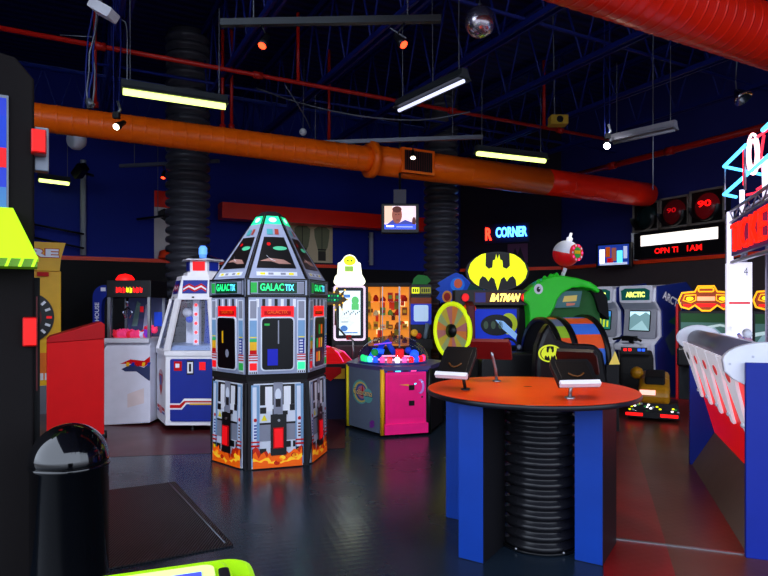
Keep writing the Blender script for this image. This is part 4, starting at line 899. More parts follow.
for zi, zs in enumerate((.915, 1.165, 1.415, 1.665)):
    for k in range(6):
        i = rnd.randrange(6); x_ = -.33+k*.13; hh = rnd.uniform(.08, .17); b_ = MB()
        if rnd.random() < .5: b_.box(-.045, -.04, 0, .045, .04, hh, pm[i]); b_.box(-.03, -.042, hh*.3, .03, -.04, hh*.7, pm[(i+3) % 6])
        else: b_.lathe([(0, 0), (.045, 0), (.05, hh*.5), (.03, hh*.8), (.02, hh), (0, hh)], pm[i], 12)
        rn = ['lowest', 'second lowest', 'second highest', 'highest'][zi]
        tag(b_.build('prize', loc=Vector(t.location)+Vector((x_, .25, zs))), '%s boxed or bottled prize on the %s shelf of the orange display' % (PL[i], rn), 'prize', '%s prizes on the %s shelf' % (PL[i], rn))

# ---- small screen game by middle column
t = thing('screen_game', 'narrow game with a yellow and black sign above a pale screen by the middle column', 'arcade game', G(421, 9.9))
b_ = MB(); b_.box(-.17, 0, 0, .17, .5, 1.95, black); b_.build('cabinet', t, bevel=.01)
b_ = MB(); F = front(-.03); b_.rslab(F, -.17, 1.76, .17, 1.92, 0, .03, black); b_.rect(F, -.155, 1.79, -.03, 1.89, eY, .033); b_.rect(F, -.01, 1.79, .155, 1.89, em('dim_yellow', (150, 150, 30), .5), .033)
for k in range(3): b_.rect(F, -.14+k*.036, 1.81, -.118+k*.036, 1.87, black, .035)
for k in range(4): b_.rect(F, .005+k*.036, 1.81, .028+k*.036, 1.87, black, .035)
b_.poly(F, [(-.15, 1.94), (.1, 1.94), (.16, 2.0), (.1, 2.08), (-.05, 2.1), (-.12, 2.04)], mat('leaf_green', (10, 110, 30), .5, emit=.15), .0); b_.build('sign', t)
b_ = MB(); F = front(0); b_.rslab(F, -.17, 1.28, .17, 1.62, 0, .02, mat('screen_surround_blue', (30, 50, 190), .5, emit=.4)); b_.slab(F, rrect(-.12, 1.33, .12, 1.6, .03), .02, .026, em('screen_ice', (170, 195, 225), .7)); b_.rect(F, -.17, 1.62, .17, 1.72, mat('bezel_orange', (150, 60, 20), .5, emit=.1), .01); b_.build('screen', t)
b_ = MB(); b_.box(-.2, -.25, .9, .17, 0, 1.05, dark); b_.sphere((-.12, -.2, 1.15), .06, pm[2], 10, 6); b_.sphere((-.05, -.2, 1.1), .05, pm[1], 10, 6); b_.tube([(.06, -.1, 1.05), (.1, -.1, 1.3)], .035, mat('chute_grey', (120, 140, 160), .4), 10); b_.build('console', t)
# ---- bat emblem driving game
t = thing('driving_game', 'black driving game with a yellow and black bat emblem sign and BATMAN marquee', 'arcade game', G(495, 9.0), 0)
b_ = MB(); b_.box(-.52, 0, 0, .5, .9, 1.62, matte); b_.build('cabinet', t, bevel=.02)
b_ = MB(); F = front(-.22, 0, 0); b_.rslab(F, -.62, 1.60, .46, 1.82, -.4, 0, black); b_.rect(F, -.35, 1.63, .30, 1.79, mat('marquee_backing', (60, 20, 10), .4, emit=.35), .003); b_.text(F, 'BATMAN', -.12, 1.65, .30, 1.77, em('marquee_gold', (255, 225, 110), 1.6), .006, bold=.06, shear=.3); b_.rect(F, -.33, 1.64, -.18, 1.78, mat('marquee_blue', (40, 40, 120), .4, emit=.4), .005)
for sx in (-.48, .38): b_.ellslab(F, sx, 1.71, .055, .06, 0, .05, dark, eRd); b_.ell(F, sx, 1.71, .03, .035, eR, .052)
b_.build('marquee', t, bevel=.01)
b_ = MB(); F = front(-.1, 0.02, 2.10); b_.ellslab(F, 0, 0, .47, .29, -.1, 0, black, n=48); b_.ell(F, 0, 0, .45, .27, mat('emblem_black', (8, 8, 6), .4), .002, 48); bat(b_, F, 0, 0, .49, .29, em('emblem_yellow', (225, 235, 15), .95), .006); b_.build('bat_emblem', t)
b_ = MB(); b_.tube([(-.1, 0, 1.62), (-.1, 0, 1.9)], .03, black, 8); b_.tube([(.15, 0, 1.62), (.15, 0, 1.9)], .03, black, 8); b_.build('emblem_stand', t)
s = MB(); F = front(-.01); s.rslab(F, -.48, .98, .36, 1.56, 0, .01, black); s.rect(F, -.45, 1.0, .32, 1.54, em('race_blue', (8, 40, 170), .75), .012)
s.ell(F, .02, 1.3, .24, .16, mat('race_black', (5, 8, 20), .4), .014); s.ell(F, .2, 1.32, .13, .16, em('race_yellow', (150, 165, 30), .6), .013); s.poly(F, [(.0, 1.38), (.12, 1.36), (.33, 1.16), (.3, 1.08), (.1, 1.25)], em('race_pale', (120, 160, 210), .8), .016)
for q in (-.14, -.03, .08): s.ell(F, q, 1.3, .035, .06, mat('race_olive', (60, 80, 60), .4, emit=.3), .016)
s.rect(F, -.45, 1.04, -.1, 1.07, em('race_cyan', (120, 190, 255), 1.0), .016); s.rect(F, -.45, 1.1, -.3, 1.5, em('race_bright', (20, 80, 235), .9), .014); s.build('screen', t)
b_ = MB(); b_.tube([(-.62+.0*k, -.1, 0) for k in (0,)]+[(-.62, -.1, .5)], .03, black, 6)
ring = [(-.66+.22*math.cos(a), -.15+.30*math.cos(a)*-1.0, 1.22+.40*math.sin(a)) for a in [2*PI*i/40 for i in range(40)]]
b_.tube(ring, .035, em('ring_lime', (200, 225, 20), .7), 8, closed=True); b_.build('lit_ring', t)
b_ = MB(); c = Vector((-.66, -.15, 1.22)); Fx = Fr(c, (.59, -.8, 0), ZZ)
for k in range(16):
    a0 = 2*PI*k/16; a1 = a0+2*PI/16; b_.add([Fx.p(.1*math.cos(a), .1*math.sin(a), 0) for a in (a0, a1)]+[Fx.p(.355*math.cos(a), .375*math.sin(a), 0) for a in (a1, a0)], [(0, 1, 2, 3)], [mat('wheel_pink', (170, 105, 105), .4, emit=.3), mat('wheel_yellow', (185, 165, 60), .4, emit=.3), mat('wheel_green', (150, 165, 110), .4, emit=.25), mat('wheel_orange', (200, 120, 60), .4, emit=.3)][k % 4])
b_.lathe([(.1, -.02), (.1, .04), (0, .06)], black, 20, c, Fx.n); b_.build('colour_wheel', t)
b_ = MB(); b_.slab(lside(-.40), [(-.2, .8), (.3, .8), (.45, .95), (.42, 1.6), (.05, 1.7), (-.1, 1.5)], -.04, .08, dred); b_.sphere((-.42, -.25, 1.55), .1, mat('rear_lamp_red', (200, 50, 15), .3, emit=.4), 12, 8, sz=.7); b_.build('side_shell', t, bevel=.02)
b_ = MB(); b_.slab(front(-.9), rrect(-.35, .35, .5, .95, .12), -.35, 0, black); b_.slab(front(-.55), rrect(-.5, .2, .55, .85, .1), -.5, 0, matte); b_.build('seat', t, bevel=.03)
b_ = MB(); F = Fr((.1, -.5, 1.0), (1, 0, 0), (0, .4, .9)); b_.tube([F.p(.13*math.cos(2*PI*i/20), .13*math.sin(2*PI*i/20)) for i in range(20)], .018, black, 8, closed=True); b_.tube([F.p(0, 0), (.1, -.1, .95)], .03, black, 8); b_.tube([F.p(-.13, 0), F.p(.13, 0)], .014, black, 6); b_.build('steering_wheel', t)
b_ = MB(); F = front(-.56); b_.rect(F, .36, .93-.08, .44, 1.0-.08, eV, .08); b_.rslab(F, .35, .84, .45, .93, 0, .078, black); b_.sphere((.25, -.5, 1.0), .04, mat('console_grey', (120, 130, 160), .3), 8, 6); b_.sphere((-.0, -.62, .98), .05, lgrey, 8, 6); b_.poly(F, [(-.02, 1.02), (.1, 1.02), (.02, 1.12)], mat('console_blue_tip', (80, 130, 230), .4, emit=.5), .0); b_.build('console', t)

# ---- cloud topper game behind
t = thing('cloud_topper_game', 'game with blue cloud-shaped topper and orange circles left of the bat emblem sign', 'arcade game', G(461, 10.8))
b_ = MB(); b_.box(-.35, 0, 0, .35, .5, 1.65, matte); b_.build('cabinet', t)
b_ = MB(); F = front(.1, 0, 1.63); sh = [(-.36, 0)]+[(-.40+.05*math.cos(2.4*k), .04+k*.055) for k in range(7)]+[(-.2, .50), (-.08, .56), (.03, .52), (.12, .44), (.3, .4), (.42, .3), (.5, .18), (.42, .08), (.36, 0)]
b_.slab(F, sh, -.08, 0, mat('cloud_blue', (20, 70, 190), .4, emit=.3)); b_.ell(F, -.05, .34, .13, .13, mat('cloud_deep', (30, 110, 220), .4, emit=.4), .004); b_.ell(F, -.04, .36, .075, .085, mat('cloud_coral', (200, 90, 60), .4, emit=.4), .006); b_.ell(F, -.24, .12, .09, .11, mat('cloud_gold', (200, 130, 50), .4, emit=.35), .004); b_.ell(F, -.24, .12, .06, .075, mat('cloud_red', (150, 30, 30), .4, emit=.3), .006); b_.rect(F, -.08, .02, .2, .17, mat('cloud_rose', (190, 20, 80), .4, emit=.5), .006)
b_.poly(F, [(.1, .2), (.45, .12), (.4, .34), (.2, .4)], mat('cloud_green', (20, 70, 60), .4, emit=.2), .004); b_.build('topper', t)

# ---- green creature wheel game with bobber
t = thing('fishing_game', 'green creature-shaped hood over a screen, with red and white fishing bobber on top', 'arcade game', G(556, 9.0), 0)
gr = mat('creature_green', (40, 205, 40), .35, var=.2, scale=3, emit=.06); grd = mat('creature_dark_green', (14, 90, 25), .5)
S = lambda px, py: ((px-556)/FOC*8.7, CAMZ-(py-HZ)/FOC*8.7)
outer = [(518, 294), (518, 301), (523, 305), (524, 316), (525, 344), (529, 347), (534, 343), (537, 326), (543, 318), (549, 308), (552, 299), (557, 293), (566, 288), (577, 287), (586, 289), (592, 293), (595, 291), (591, 286), (585, 282), (572, 278), (560, 276), (551, 275), (540, 278), (530, 284)]
b_ = MB(); F = front(-.3); b_.slab(F, [S(*p) for p in outer], -.45, 0, gr); 
for k, (px, py) in enumerate(((534, 281), (540, 277.5), (546, 275.5), (552, 274.5))): b_.slab(F, [S(px-3, py+2), S(px+3, py+1), S(px, py-3)], -.12, -.04, gr)
b_.build('hood', t, bevel=.03)
b_ = MB(); b_.slab(front(-.12), [S(*p) for p in ((549, 308), (552, 299), (557, 293), (566, 289), (580, 289), (590, 292), (596, 299), (600, 330), (545, 335))], -.4, 0, grd)
b_.slab(front(-.2), [S(*p) for p in ((586, 287), (598, 289), (604, 298), (606, 320), (596, 312), (592, 298))], -.3, 0, matte); b_.build('hood_lining', t)
b_ = MB(); F = front(-.3); u, v = S(532.5, 289); b_.ell(F, u, v, .065, .075, cream, .004); b_.ell(F, u+.0, v-.005, .028, .04, black, .007); b_.ell(F, u+.012, v+.01, .01, .012, cream, .009); b_.build('eye', t)
s = MB(); F = front(-.17); a, b = S(551, 309), S(577, 290); s.poly(F, [S(550, 308), S(575, 307), S(578, 291), (S(556, 291))], em('fish_screen', (45, 80, 85), .7), .055)
s.poly(F, [S(558, 302), S(572, 301), S(573, 295), S(560, 296)], em('fish_screen_text', (170, 150, 80), .6), .058); s.poly(F, [S(562, 306), S(570, 305), S(571, 303), S(562, 303)], skin, .058); s.build('screen', t)
b_ = MB(); b_.box(-.4, .0, 0, .5, .6, 1.35, matte); b_.build('cabinet', t, bevel=.02)
b_ = MB(); p0 = Vector((.06, -.1, S(0, 277)[1])); b_.tube([p0, p0+Vector((.05, 0, .14))], .03, cream, 10); b_.build('bobber_pole', t)
c = Vector((.12, -.1, CAMZ+(HZ-253)/FOC*8.8)); ax = (.22, -.1, 1)
b_ = MB(); r = .195; pr = lambda lo, hi: [(r*math.sin(PI*(lo+(hi-lo)*i/12)), -r*math.cos(PI*(lo+(hi-lo)*i/12))) for i in range(13)]
b_.lathe(pr(0, .5), mat('bobber_red', (205, 15, 25), .3, emit=.12), 28, c, ax); b_.lathe(pr(.5, .94), cream, 28, c, ax)
A = Vector(ax).normalized(); b_.lathe([(.045, 0), (.045, .06), (.02, .07), (.02, .13), (0, .13)], cream, 14, c+A*.18, ax)
Fb = Fr(c+Vector((.11, -.16, .0)), (.85, .5, 0), ZZ); b_.ellslab(Fb, 0, 0, .12, .125, -.03, .01, mat('badge_red', (200, 40, 50), .4, emit=.3)); b_.ell(Fb, 0, 0, .07, .08, mat('badge_green', (40, 140, 60), .4, emit=.3), .013); b_.rect(Fb, -.06, -.02, .06, .03, yellow, .016)
for k in range(10): a = k*2*PI/10; b_.ell(Fb, .1*math.cos(a), .105*math.sin(a), .016, .016, cream if k % 2 else eP, .014)
b_.build('bobber', t)

# ---- drum wheel game
t = thing('drum_wheel_game', 'big black-rimmed drum wheel with orange and blue panels under the green hood', 'arcade game', G(575, 7.95), math.radians(14))
c = Vector((0, .25, .88)); rr = .55
b_ = MB(); n = 24
cols = [mat('drum_blue', (60, 110, 215), .35, emit=.22), mat('drum_orange', (225, 85, 40), .35, emit=.25)]
for k in range(12):
    a0 = math.radians(180-k*21+4); a1 = a0-math.radians(21)
    sub = 4; mm = cols[k % 2]
    for q in range(sub):
        x0 = a0+(a1-a0)*q/sub; x1 = a0+(a1-a0)*(q+1)/sub
        P = lambda x, a: c+Vector((x, rr*math.cos(a), rr*math.sin(a)*1.0))
        b_.add([P(-.12, x0), P(.26, x0), P(.26, x1), P(-.12, x1)], [(0, 1, 2, 3)], mm, True)
        b_.add([P(-.34, x0), P(-.20, x0), P(-.20, x1), P(-.34, x1)], [(0, 1, 2, 3)], [mat('drum_pale', (120, 130, 160), .4), cols[1], mat('drum_lime', (150, 190, 50), .4, emit=.15)][(k+(q > 2)) % 3], True)
b_.build('drum', t)
for x0, x1, r_ in ((-.20, -.12, rr+.02), (.26, .32, rr+.04), (-.38, -.34, rr+.01)):
    b_ = MB(); b_.lathe([(r_-.06, x0), (r_, x0), (r_, x1), (r_-.06, x1)], black, 48, c, (1, 0, 0)); b_.lathe([(0, (x0+x1)/2), (r_-.05, (x0+x1)/2)], matte, 40, c, (1, 0, 0))
    if x0 > .2:
        for k in range(14): a = math.radians(40+k*13); b_.sphere(c+Vector((x1+.0, -(r_-.03)*math.cos(a-PI/6)*1, (r_-.03)*math.sin(a-PI/6))), .014, eWs, 6, 4)
    b_.build('rim', t)
b_ = MB(); b_.box(-.36, -.1, 0, .3, .6, .6, matte); b_.box(.16, -.46, .0, .34, 0, .84, black); b_.poly(front(-.465, .25, 0), [(-.06, .85), (.1, .85), (.03, 1.02)], mat('drum_pointer', (215, 190, 90), .4, emit=.5), 0); b_.box(.19, -.45, .8, .35, -.42, .86, black); b_.build('cabinet', t)

# ---- black seat shell with small bat emblem
t = thing('seat_shell', 'black curved seat shell with small yellow bat emblem behind the orange table', 'seat', G(556, 7.2), math.radians(8))
S2 = lambda px, py: ((px-556)/FOC*7.4, CAMZ-(py-HZ)/FOC*7.4)
b_ = MB(); F = front(0); b_.slab(F, [S2(*p) for p in ((537, 420), (536, 365), (538, 345), (543, 332), (550, 322), (553, 330), (558, 338), (572, 343), (598, 344), (606, 352), (612, 385), (612, 420))], -.2, 0, black); b_.build('shell', t, bevel=.05)
b_ = MB(); u, v = S2(549.5, 352); b_.ellslab(F, u, v, .145, .105, 0, .012, em('small_emblem_yellow', (190, 200, 40), .7)); b_.ell(F, u, v, .125, .088, mat('emblem_black', (8, 8, 6), .4), .014); bat(b_, F, u, v, .125, .088, MATS['small_emblem_yellow'], .016); b_.build('bat_emblem', t)
b_ = MB(); b_.tube([(-.2, -.1, .0), (-.25, -.15, .3), (-.17, -.18, .55)], .015, eGd, 6); b_.build('green_tube', t)

# ---- snow racing machines
def arctic(name, label, P, rz, pic):
    t = thing(name, label, 'arcade game', P, rz)
    b_ = MB(); b_.slab(rside(.36), [(0, 0), (1.1, 0), (1.15, 1.75), (.8, 1.98), (-.02, 1.9), (-.05, 1.66), (.1, 1.5), (.12, 1.05), (-.1, .9)], -.72, 0, lgrey); b_.build('cabinet', t, bevel=.02)
    p_ = MB(); Fr_ = rside(.362); p_.slab(Fr_, [(.02, 0), (1.15, 0), (1.2, 1.78), (.85, 2.02), (.0, 1.93), (.0, 1.66), (.14, 1.5), (.16, 1.05), (-.05, .9)], 0, .03, mat('racer_side_blue', (16, 34, 105), .45)); Fa = Fr(Fr_.p(.12, 1.72, .034), (0, .93, -.36), (0, .36, .93)); p_.text(Fa, 'ARCTIC', 0, 0, .62, .15, cream, 0, bold=.03)
    p_.poly(Fr_, [(.2, 1.0), (.5, 1.2), (.9, 1.0), (.9, .8), (.4, .7)], mat('racer_side_slate', (40, 60, 80), .5), .034); p_.poly(Fr_, [(.3, 1.3), (.5, 1.4), (.85, 1.3), (.8, 1.15)], mat('racer_side_green', (20, 80, 60), .5), .034); p_.build('side_panel', t)
    m_ = MB(); F = Fr((0, -.03, 1.64), (1, 0, 0), (0, -.05, 1)); m_.slab(F, rrect(-.33, .0, .33, .31, .05), 0, .04, lgrey); m_.slab(F, [(-.28, .05), (.28, .05), (.29, .22), (.2, .26), (-.2, .26), (-.29, .22)], .04, .045, mat('marquee_teal', (10, 70, 66), .4, emit=.5)); m_.text(F, 'ARCTIC', -.19, .1, .2, .2, em('marquee_lemon', (225, 235, 110), 1.3), .05, bold=.06); m_.build('marquee', t)
    s_ = MB(); F = Fr((0, .06, 1.0), (1, 0, 0), (0, .1, 1)); s_.slab(F, rrect(-.32, 0, .32, .60, .04), 0, .04, mat('screen_bezel_grey', (135, 138, 150), .45)); s_.slab(F, rrect(-.22, .12, .22, .50, .03), .04, .044, black); pic(s_, F); s_.build('screen', t)
    d_ = MB(); d_.box(-.33, -.25, .78, .33, .1, .92, lgrey); d_.build('dash', t, bevel=.03)
    h_ = MB(); h_.tube([(-.28, -.32, .98), (-.12, -.26, 1.02), (.12, -.26, 1.02), (.28, -.32, .98)], .022, black, 8); h_.tube([(0, -.26, 1.02), (0, -.1, .86)], .04, black, 8); h_.box(-.12, -.3, .96, .12, -.18, 1.05, black); h_.build('handlebar', t)
    s3 = MB(); s3.slab(rside(.16), [(-1.35, .0), (-.35, 0), (-.3, .35), (-.45, .62), (-.75, .55), (-1.3, .6), (-1.42, .45)], -.32, 0, matte); s3.build('sled_seat', t, bevel=.05)
    l_ = MB(); l_.ell(front(-1.37), -.08, .5, .03, .02, eR, .0); l_.ell(front(-1.43), .0, .44, .03, .02, eR, .0); l_.build('tail_lamp', t)
    return t
def picA(s, F): s.rect(F, -.2, .14, .2, .48, em('snow_green', (20, 110, 90), .7), .046); s.rect(F, -.2, .38, .2, .48, em('snow_sky', (60, 130, 200), .9), .048); [s.rect(F, -.12+.08*k, .18, -.08+.08*k, .3+.04*(k % 3), em('snow_gold', (190, 200, 40), .8), .05) for k in range(4)]
def picB(s, F): s.rect(F, -.2, .14, .2, .48, em('ice_teal', (105, 140, 145), .75), .046); s.poly(F, [(-.2, .38), (-.1, .45), (0, .4), (.12, .47), (.2, .42), (.2, .48), (-.2, .48)], em('ice_pale', (190, 225, 235), .9), .048); s.poly(F, [(-.2, .14), (.2, .14), (.05, .32)], em('ice_mid', (140, 175, 180), .8), .048)
arctic('snow_racing_game', 'grey snow racing machine with green screen picture, the left one of the pair', (4.14, 11.5, 0), math.radians(-58), picA)
arctic('snow_racing_game', 'grey snow racing machine with pale icy screen and blue ARCTIC side panel, the right one', (4.57, 10.8, 0), math.radians(-58), picB)
t = thing('handlebar_console', 'black console with red and blue lamps in front of the right snow racing machine', 'console', G(638, 9.9), math.radians(-20))
b_ = MB(); b_.slab(rside(.22), [(-.3, 0), (.3, 0), (.3, .7), (.05, .86), (-.25, .78), (-.3, .5)], -.5, 0, matte); b_.build('body', t, bevel=.04)
b_ = MB(); F = front(-.28); 
for u, mm in ((-.21, eR), (-.14, eR), (.0, eB), (.06, eB)): b_.rect(F, u-.02, .86, u+.025, .90, mm, .03)
b_.rslab(F, -.27, .82, .12, .92, 0, .025, black); b_.build('lamp_bar', t)
# yellow snowmobile
t = thing('snowmobile_seat', 'yellow snowmobile ride with red glowing lights beneath, at right behind the table', 'ride seat', G(656, 8.75), math.radians(-25))
b_ = MB(); b_.slab(rside(.18), [(-.55, .22), (.5, .22), (.55, .42), (.3, .62), (.0, .55), (-.25, .56), (-.55, .48), (-.62, .34)], -.4, 0, mat('sled_yellow', (185, 125, 18), .35)); bd = b_.build('body', t, bevel=.06)
b_ = MB(); b_.slab(rside(.12), [(-.5, .48), (-.1, .56), (.1, .6), (.05, .66), (-.45, .6)], -.26, 0, matte); b_.build('seat', t, bevel=.03)
b_ = MB(); b_.sphere((-.25, -.2, .62), .09, MATS['sled_yellow'], 12, 8); b_.build('headrest_knob', t); b_ = MB(); b_.rslab(front(-.6), -.2, .33, -.0, .43, -.02, .0, em('tail_pale_red', (255, 190, 170), 1.2)); b_.build('tail_lamp', bd)
b_ = MB(); b_.box(-.35, -.6, .04, .3, .7, .14, black); b_.build('platform', t, bevel=.01)
for u in (-.28, .16): b_ = MB(); b_.rslab(front(-.6), u-.1, .07, u+.12, .11, 0, .01, eR); b_.build('glow_strip', t)
b_ = MB(); rnd = random.Random(8)
for k in range(22): b_.ell(front(-.6), rnd.uniform(-.34, .28), rnd.uniform(.12, .24), .018, .012, [eY, eW, eGd, lgrey][k % 4], -.02+.001*k)
b_.slab(front(-.6), [(-.35, .12), (.3, .12), (.28, .25), (-.33, .25)], -.3, -.03, dark); b_.build('decal_skirt', t)

# ---- orange car-front sign racing games
def cargame(label, P, rz):
    t = thing('car_sign_game', label, 'arcade game', P, rz)
    b_ = MB(); b_.box(-.42, .1, 0, .42, .9, 1.5, mat('race_cabinet', (18, 22, 26), .5)); b_.box(-.46, .05, 0, -.42, .5, 1.62, mat('red_edge_lit', (150, 10, 14), .4, emit=.2)); b_.build('cabinet', t, bevel=.01)
    F = front(.0, 0, 1.55); g = MB(); oo = em('neon_amber', (255, 180, 30), 1.0)
    out = [(-.16, .40), (.16, .40), (.22, .30), (.48, .28), (.55, .14), (.5, .02), (.34, -.02), (.22, .05), (.08, -.05), (-.08, -.05), (-.22, .05), (-.34, -.02), (-.5, .02), (-.55, .14), (-.48, .28), (-.22, .30)]
    SX = .74; out = [(x*SX, y*.9) for x, y in out]; g.slab(F, [(x*.94, y*.94+.01) for x, y in out], -.1, -.02, mat('car_face_orange', (150, 58, 8), .4, emit=.3)); g.tube([F.p(x, y, 0) for x, y in out], .016, oo, 8, closed=True)
    g.tube([F.p(x, y, .0) for x, y in rrect(-.11, .27, .11, .33, .02, 3)], .012, oo, 6, closed=True)
    for sx in (-1, 1):
        g.tube([F.p(sx*x, y, .0) for x, y in ((.15, .22), (.31, .21), (.34, .13), (.22, .09), (.15, .13))], .012, oo, 6, closed=True); g.ell(F, sx*.24, .155, .055, .032, eY, -.01); g.rect(F, min(sx*.22, sx*.33), .03, max(sx*.22, sx*.33), .06, eR, -.01)
    g.rect(F, -.13, .12, .13, .19, em('number_plate_lit', (255, 150, 110), 1.4), -.01); g.rect(F, -.14, .02, .14, .07, eR, -.01); g.build('car_sign', t)
    s_ = MB(); F = front(.1, 0, .95); F = Fr((0, .1, .95), (1, 0, 0), ZZ); s_.rslab(F, -.4, 0, .4, .55, 0, .02, black); s_.rect(F, -.38, .04, .38, .51, em('track_green', (60, 95, 88), .55), .022); s_.rect(F, -.38, .36, .38, .51, em('track_trees', (18, 60, 24), .5), .024); s_.poly(F, [(-.38, .04), (.38, .04), (.1, .3), (-.25, .24)], em('track_grey', (120, 150, 160), .6), .024); s_.poly(F, [(-.38, .22), (.2, .34), (.38, .3), (.38, .26), (.2, .3), (-.38, .16)], em('track_pale', (170, 190, 190), .7), .026); s_.build('screen', t)
    b_ = MB(); b_.box(-.4, -.35, .6, .4, .1, .9, black); b_.build('dash', t, bevel=.03)
    b_ = MB(); Fw = Fr((0, -.42, .98), (1, 0, 0), (0, .35, .93)); b_.tube([Fw.p(.14*math.cos(2*PI*i/20), .14*math.sin(2*PI*i/20)) for i in range(20)], .016, black, 8, closed=True); b_.tube([Fw.p(0, 0), (0, -.3, .9)], .03, black, 8); b_.tube([Fw.p(-.14, 0), Fw.p(.14, 0)], .012, black, 6); b_.build('steering_wheel', t)
    return t
cargame('racing game with glowing orange car-front sign left of the white truss tower', G(706, 9.9), math.radians(-32))
cargame('racing game with glowing orange car-front sign behind the white truss tower at the right edge', G(785, 9.0), math.radians(-32))

# ---- orange round table
t = thing('round_table', 'round orange-topped standing table with blue fins around a corrugated black pipe', 'table', (.99, 4.05, 0))
b_ = MB(); b_.lathe([(0, 1.0), (.675, 1.0), (.69, 1.004)], black, 72); b_.lathe([(.69, 1.004), (.695, 1.012), (.695, 1.028), (.69, 1.035)], mat('table_edge_black', (20, 20, 26), .3), 72); b_.lathe([(.69, 1.035), (.685, 1.037), (0, 1.037)], orange, 72, smooth=False); b_.ell(topf(1.037), -.0, .08, .03, .015, dark, .002); b_.build('tabletop', t)
b_ = MB(); prof = [(0, 0), (.22, 0)]; z = .0
while z < .95: prof += [(.225, z+.008), (.25, z+.02), (.255, z+.035), (.25, z+.05), (.225, z+.062)]; z += .068
prof += [(.22, 1.0), (0, 1.0)]; b_.lathe(prof, mat('black_pipe_gloss', (22, 22, 26), .25), 56, (.06, .02, 0)); b_.build('corrugated_pipe', t)
bs = mat('fin_black_side', (10, 9, 14), .5)
def fin(x, y, ang, L=.42, w=.165):
    F = Fr((x-.99, y-4.05, 0), (math.cos(ang), math.sin(ang), 0), ZZ); f = MB()
    f.rslab(F, 0, .0, w, 1.0, -L, 0, bs); f.rslab(F, .0, .004, w, .998, 0, .004, cabblue, cabblue); f.rslab(F, -.003, .004, 0, .998, -L, 0, cabblue); f.build('fin', t)
fin(.475, 3.80, math.radians(-33), .36); fin(1.20, 3.765, math.radians(-32), .42); fin(.47, 4.52, math.radians(-33), .25, .17); fin(1.38, 4.42, math.radians(-25), .2, .16)
b_ = MB(); b_.tube([(.06+.26*math.cos(a), .02+.26*math.sin(a), .012) for a in [2*PI*i/40 for i in range(40)]], .008, black, 5, closed=True)
for a in (-2.4, -1.2, -.4): b_.sphere((.06+.265*math.cos(a), .02+.265*math.sin(a), .02), .01, steel, 6, 4)
b_.build('floor_ring', t)
def stand(label, x, y, rz, col, polem, lean=(0, 0), h=.17, lip=True, sz=(.15, .12)):
    t = thing('reader_stand', label, 'stand', (x, y, 1.038), rz, 'tilted stands on the round table')
    p = MB(); p.lathe([(.03, 0), (.03, .008), (0, .01)], polem, 14); p.tube([(0, 0, 0), (lean[0]*.2, lean[1]*.2, h*.4), (lean[0]*.8, lean[1]*.8, h*.85), (lean[0], lean[1], h)], .011, polem, 10); p.build('pole', t)
    c = Vector((lean[0], lean[1], h+.03)); F = Fr(c, (1, 0, 0), (0, .72, .69)); w, d = sz
    q = MB(); q.slab(F, [(-w, -d), (w, -d), (w*1.05, d*.6), (w*.95, d), (-w*.95, d), (-w*1.05, d*.6)], -.03, 0, col); q.rslab(F, -w*.8, -d*.75, w*.8, d*.8, 0, .004, mat('stand_inner', (10, 7, 8), .4)); 
    if lip: q.tube([F.p(x_, -.2*d-.5*d*(1-(x_/(.4*w))**2)*.5, .01) for x_ in (-.4*w, -.2*w, 0, .2*w, .4*w)], .006, mat('stand_mark', (90, 50, 10), .4), 5)
    q.build('tilted_panel', t, bevel=.008)
    if lip: l = MB(); l.rslab(F, -w, -d-.012, w, -d+.018, -.01, .022, mat('lip_white', (225, 222, 230), .35)); l.build('white_lip', t)
    return t
stand('tilted black stand with white lip at the left front of the round table', .54, 3.98, math.radians(-28), black, black, (-.05, -.03), .16, sz=(.11, .13))
stand('dark red tilted stand on a curved silver pole at the left back of the table', .83, 4.42, math.radians(160), dred, steel, (.03, .04), .22, False, (.14, .1))
stand('tilted black stand with white lip at the right front of the round table', 1.12, 3.62, math.radians(8), black, steel, (.03, 0), .13, sz=(.125, .1))
stand('black tilted stand seen from behind at the right back of the round table', 1.42, 4.2, math.radians(150), black, steel, (.05, .05), .15, False, (.13, .12))

# ---- ticket counter with roll rail
O = Vector((2.30, 3.83, 0)); t = thing('ball_alley_game', 'ball alley with grey rolled rail, white bracket arms, red inner panel and blue end panels', 'arcade game', O)
d = Vector((3.07-2.30, 6.03-3.83, 0)); Ln = d.length; d.normalize(); r_ = Vector((d.y, -d.x, 0))
loc_ = lambda a, b, z=0.0: r_*a+d*b+ZZ*z          # a = to the right, b = away
blue2 = mat('alley_blue', (8, 36, 140), .45)
F = Fr(loc_(0, 0), r_, ZZ)
for b0, nm, w in ((0.0, 'near_end_panel', .75), (Ln, 'far_end_panel', .75)):
    F = Fr(loc_(0, b0), r_, ZZ); p = MB()
    if b0 == 0: p.rslab(F, 0, 0, w, 1.235, 0, .04, blue2)
    else: p.slab(F, [(0, 0), (w, 0), (w, 1.2), (-.0, 1.2)], -.04, .02, blue2)
    p.build(nm, t, bevel=.006)
b_ = MB(); A = [loc_(-.01, .02, 1.16), loc_(-.01, Ln-.02, 1.16), loc_(.22, Ln-.02, .34), loc_(.22, .02, .34)]
redp = mat('red_panel_added_glow', (235, 14, 10), .35, emit=.45); armw = mat('white_arm_added_glow', (232, 228, 240), .35, emit=.4)  # emission added to brighten the red panel and arms; backlighting is only assumed
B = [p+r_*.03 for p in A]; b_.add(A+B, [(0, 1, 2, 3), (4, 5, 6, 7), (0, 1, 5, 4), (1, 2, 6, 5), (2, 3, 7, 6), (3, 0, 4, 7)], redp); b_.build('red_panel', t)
b_ = MB(); A = [loc_(.22, .02, .34), loc_(.22, Ln-.02, .34), loc_(.02, Ln-.02, .0), loc_(.02, .02, .0)]; B = [p+r_*.05 for p in A]
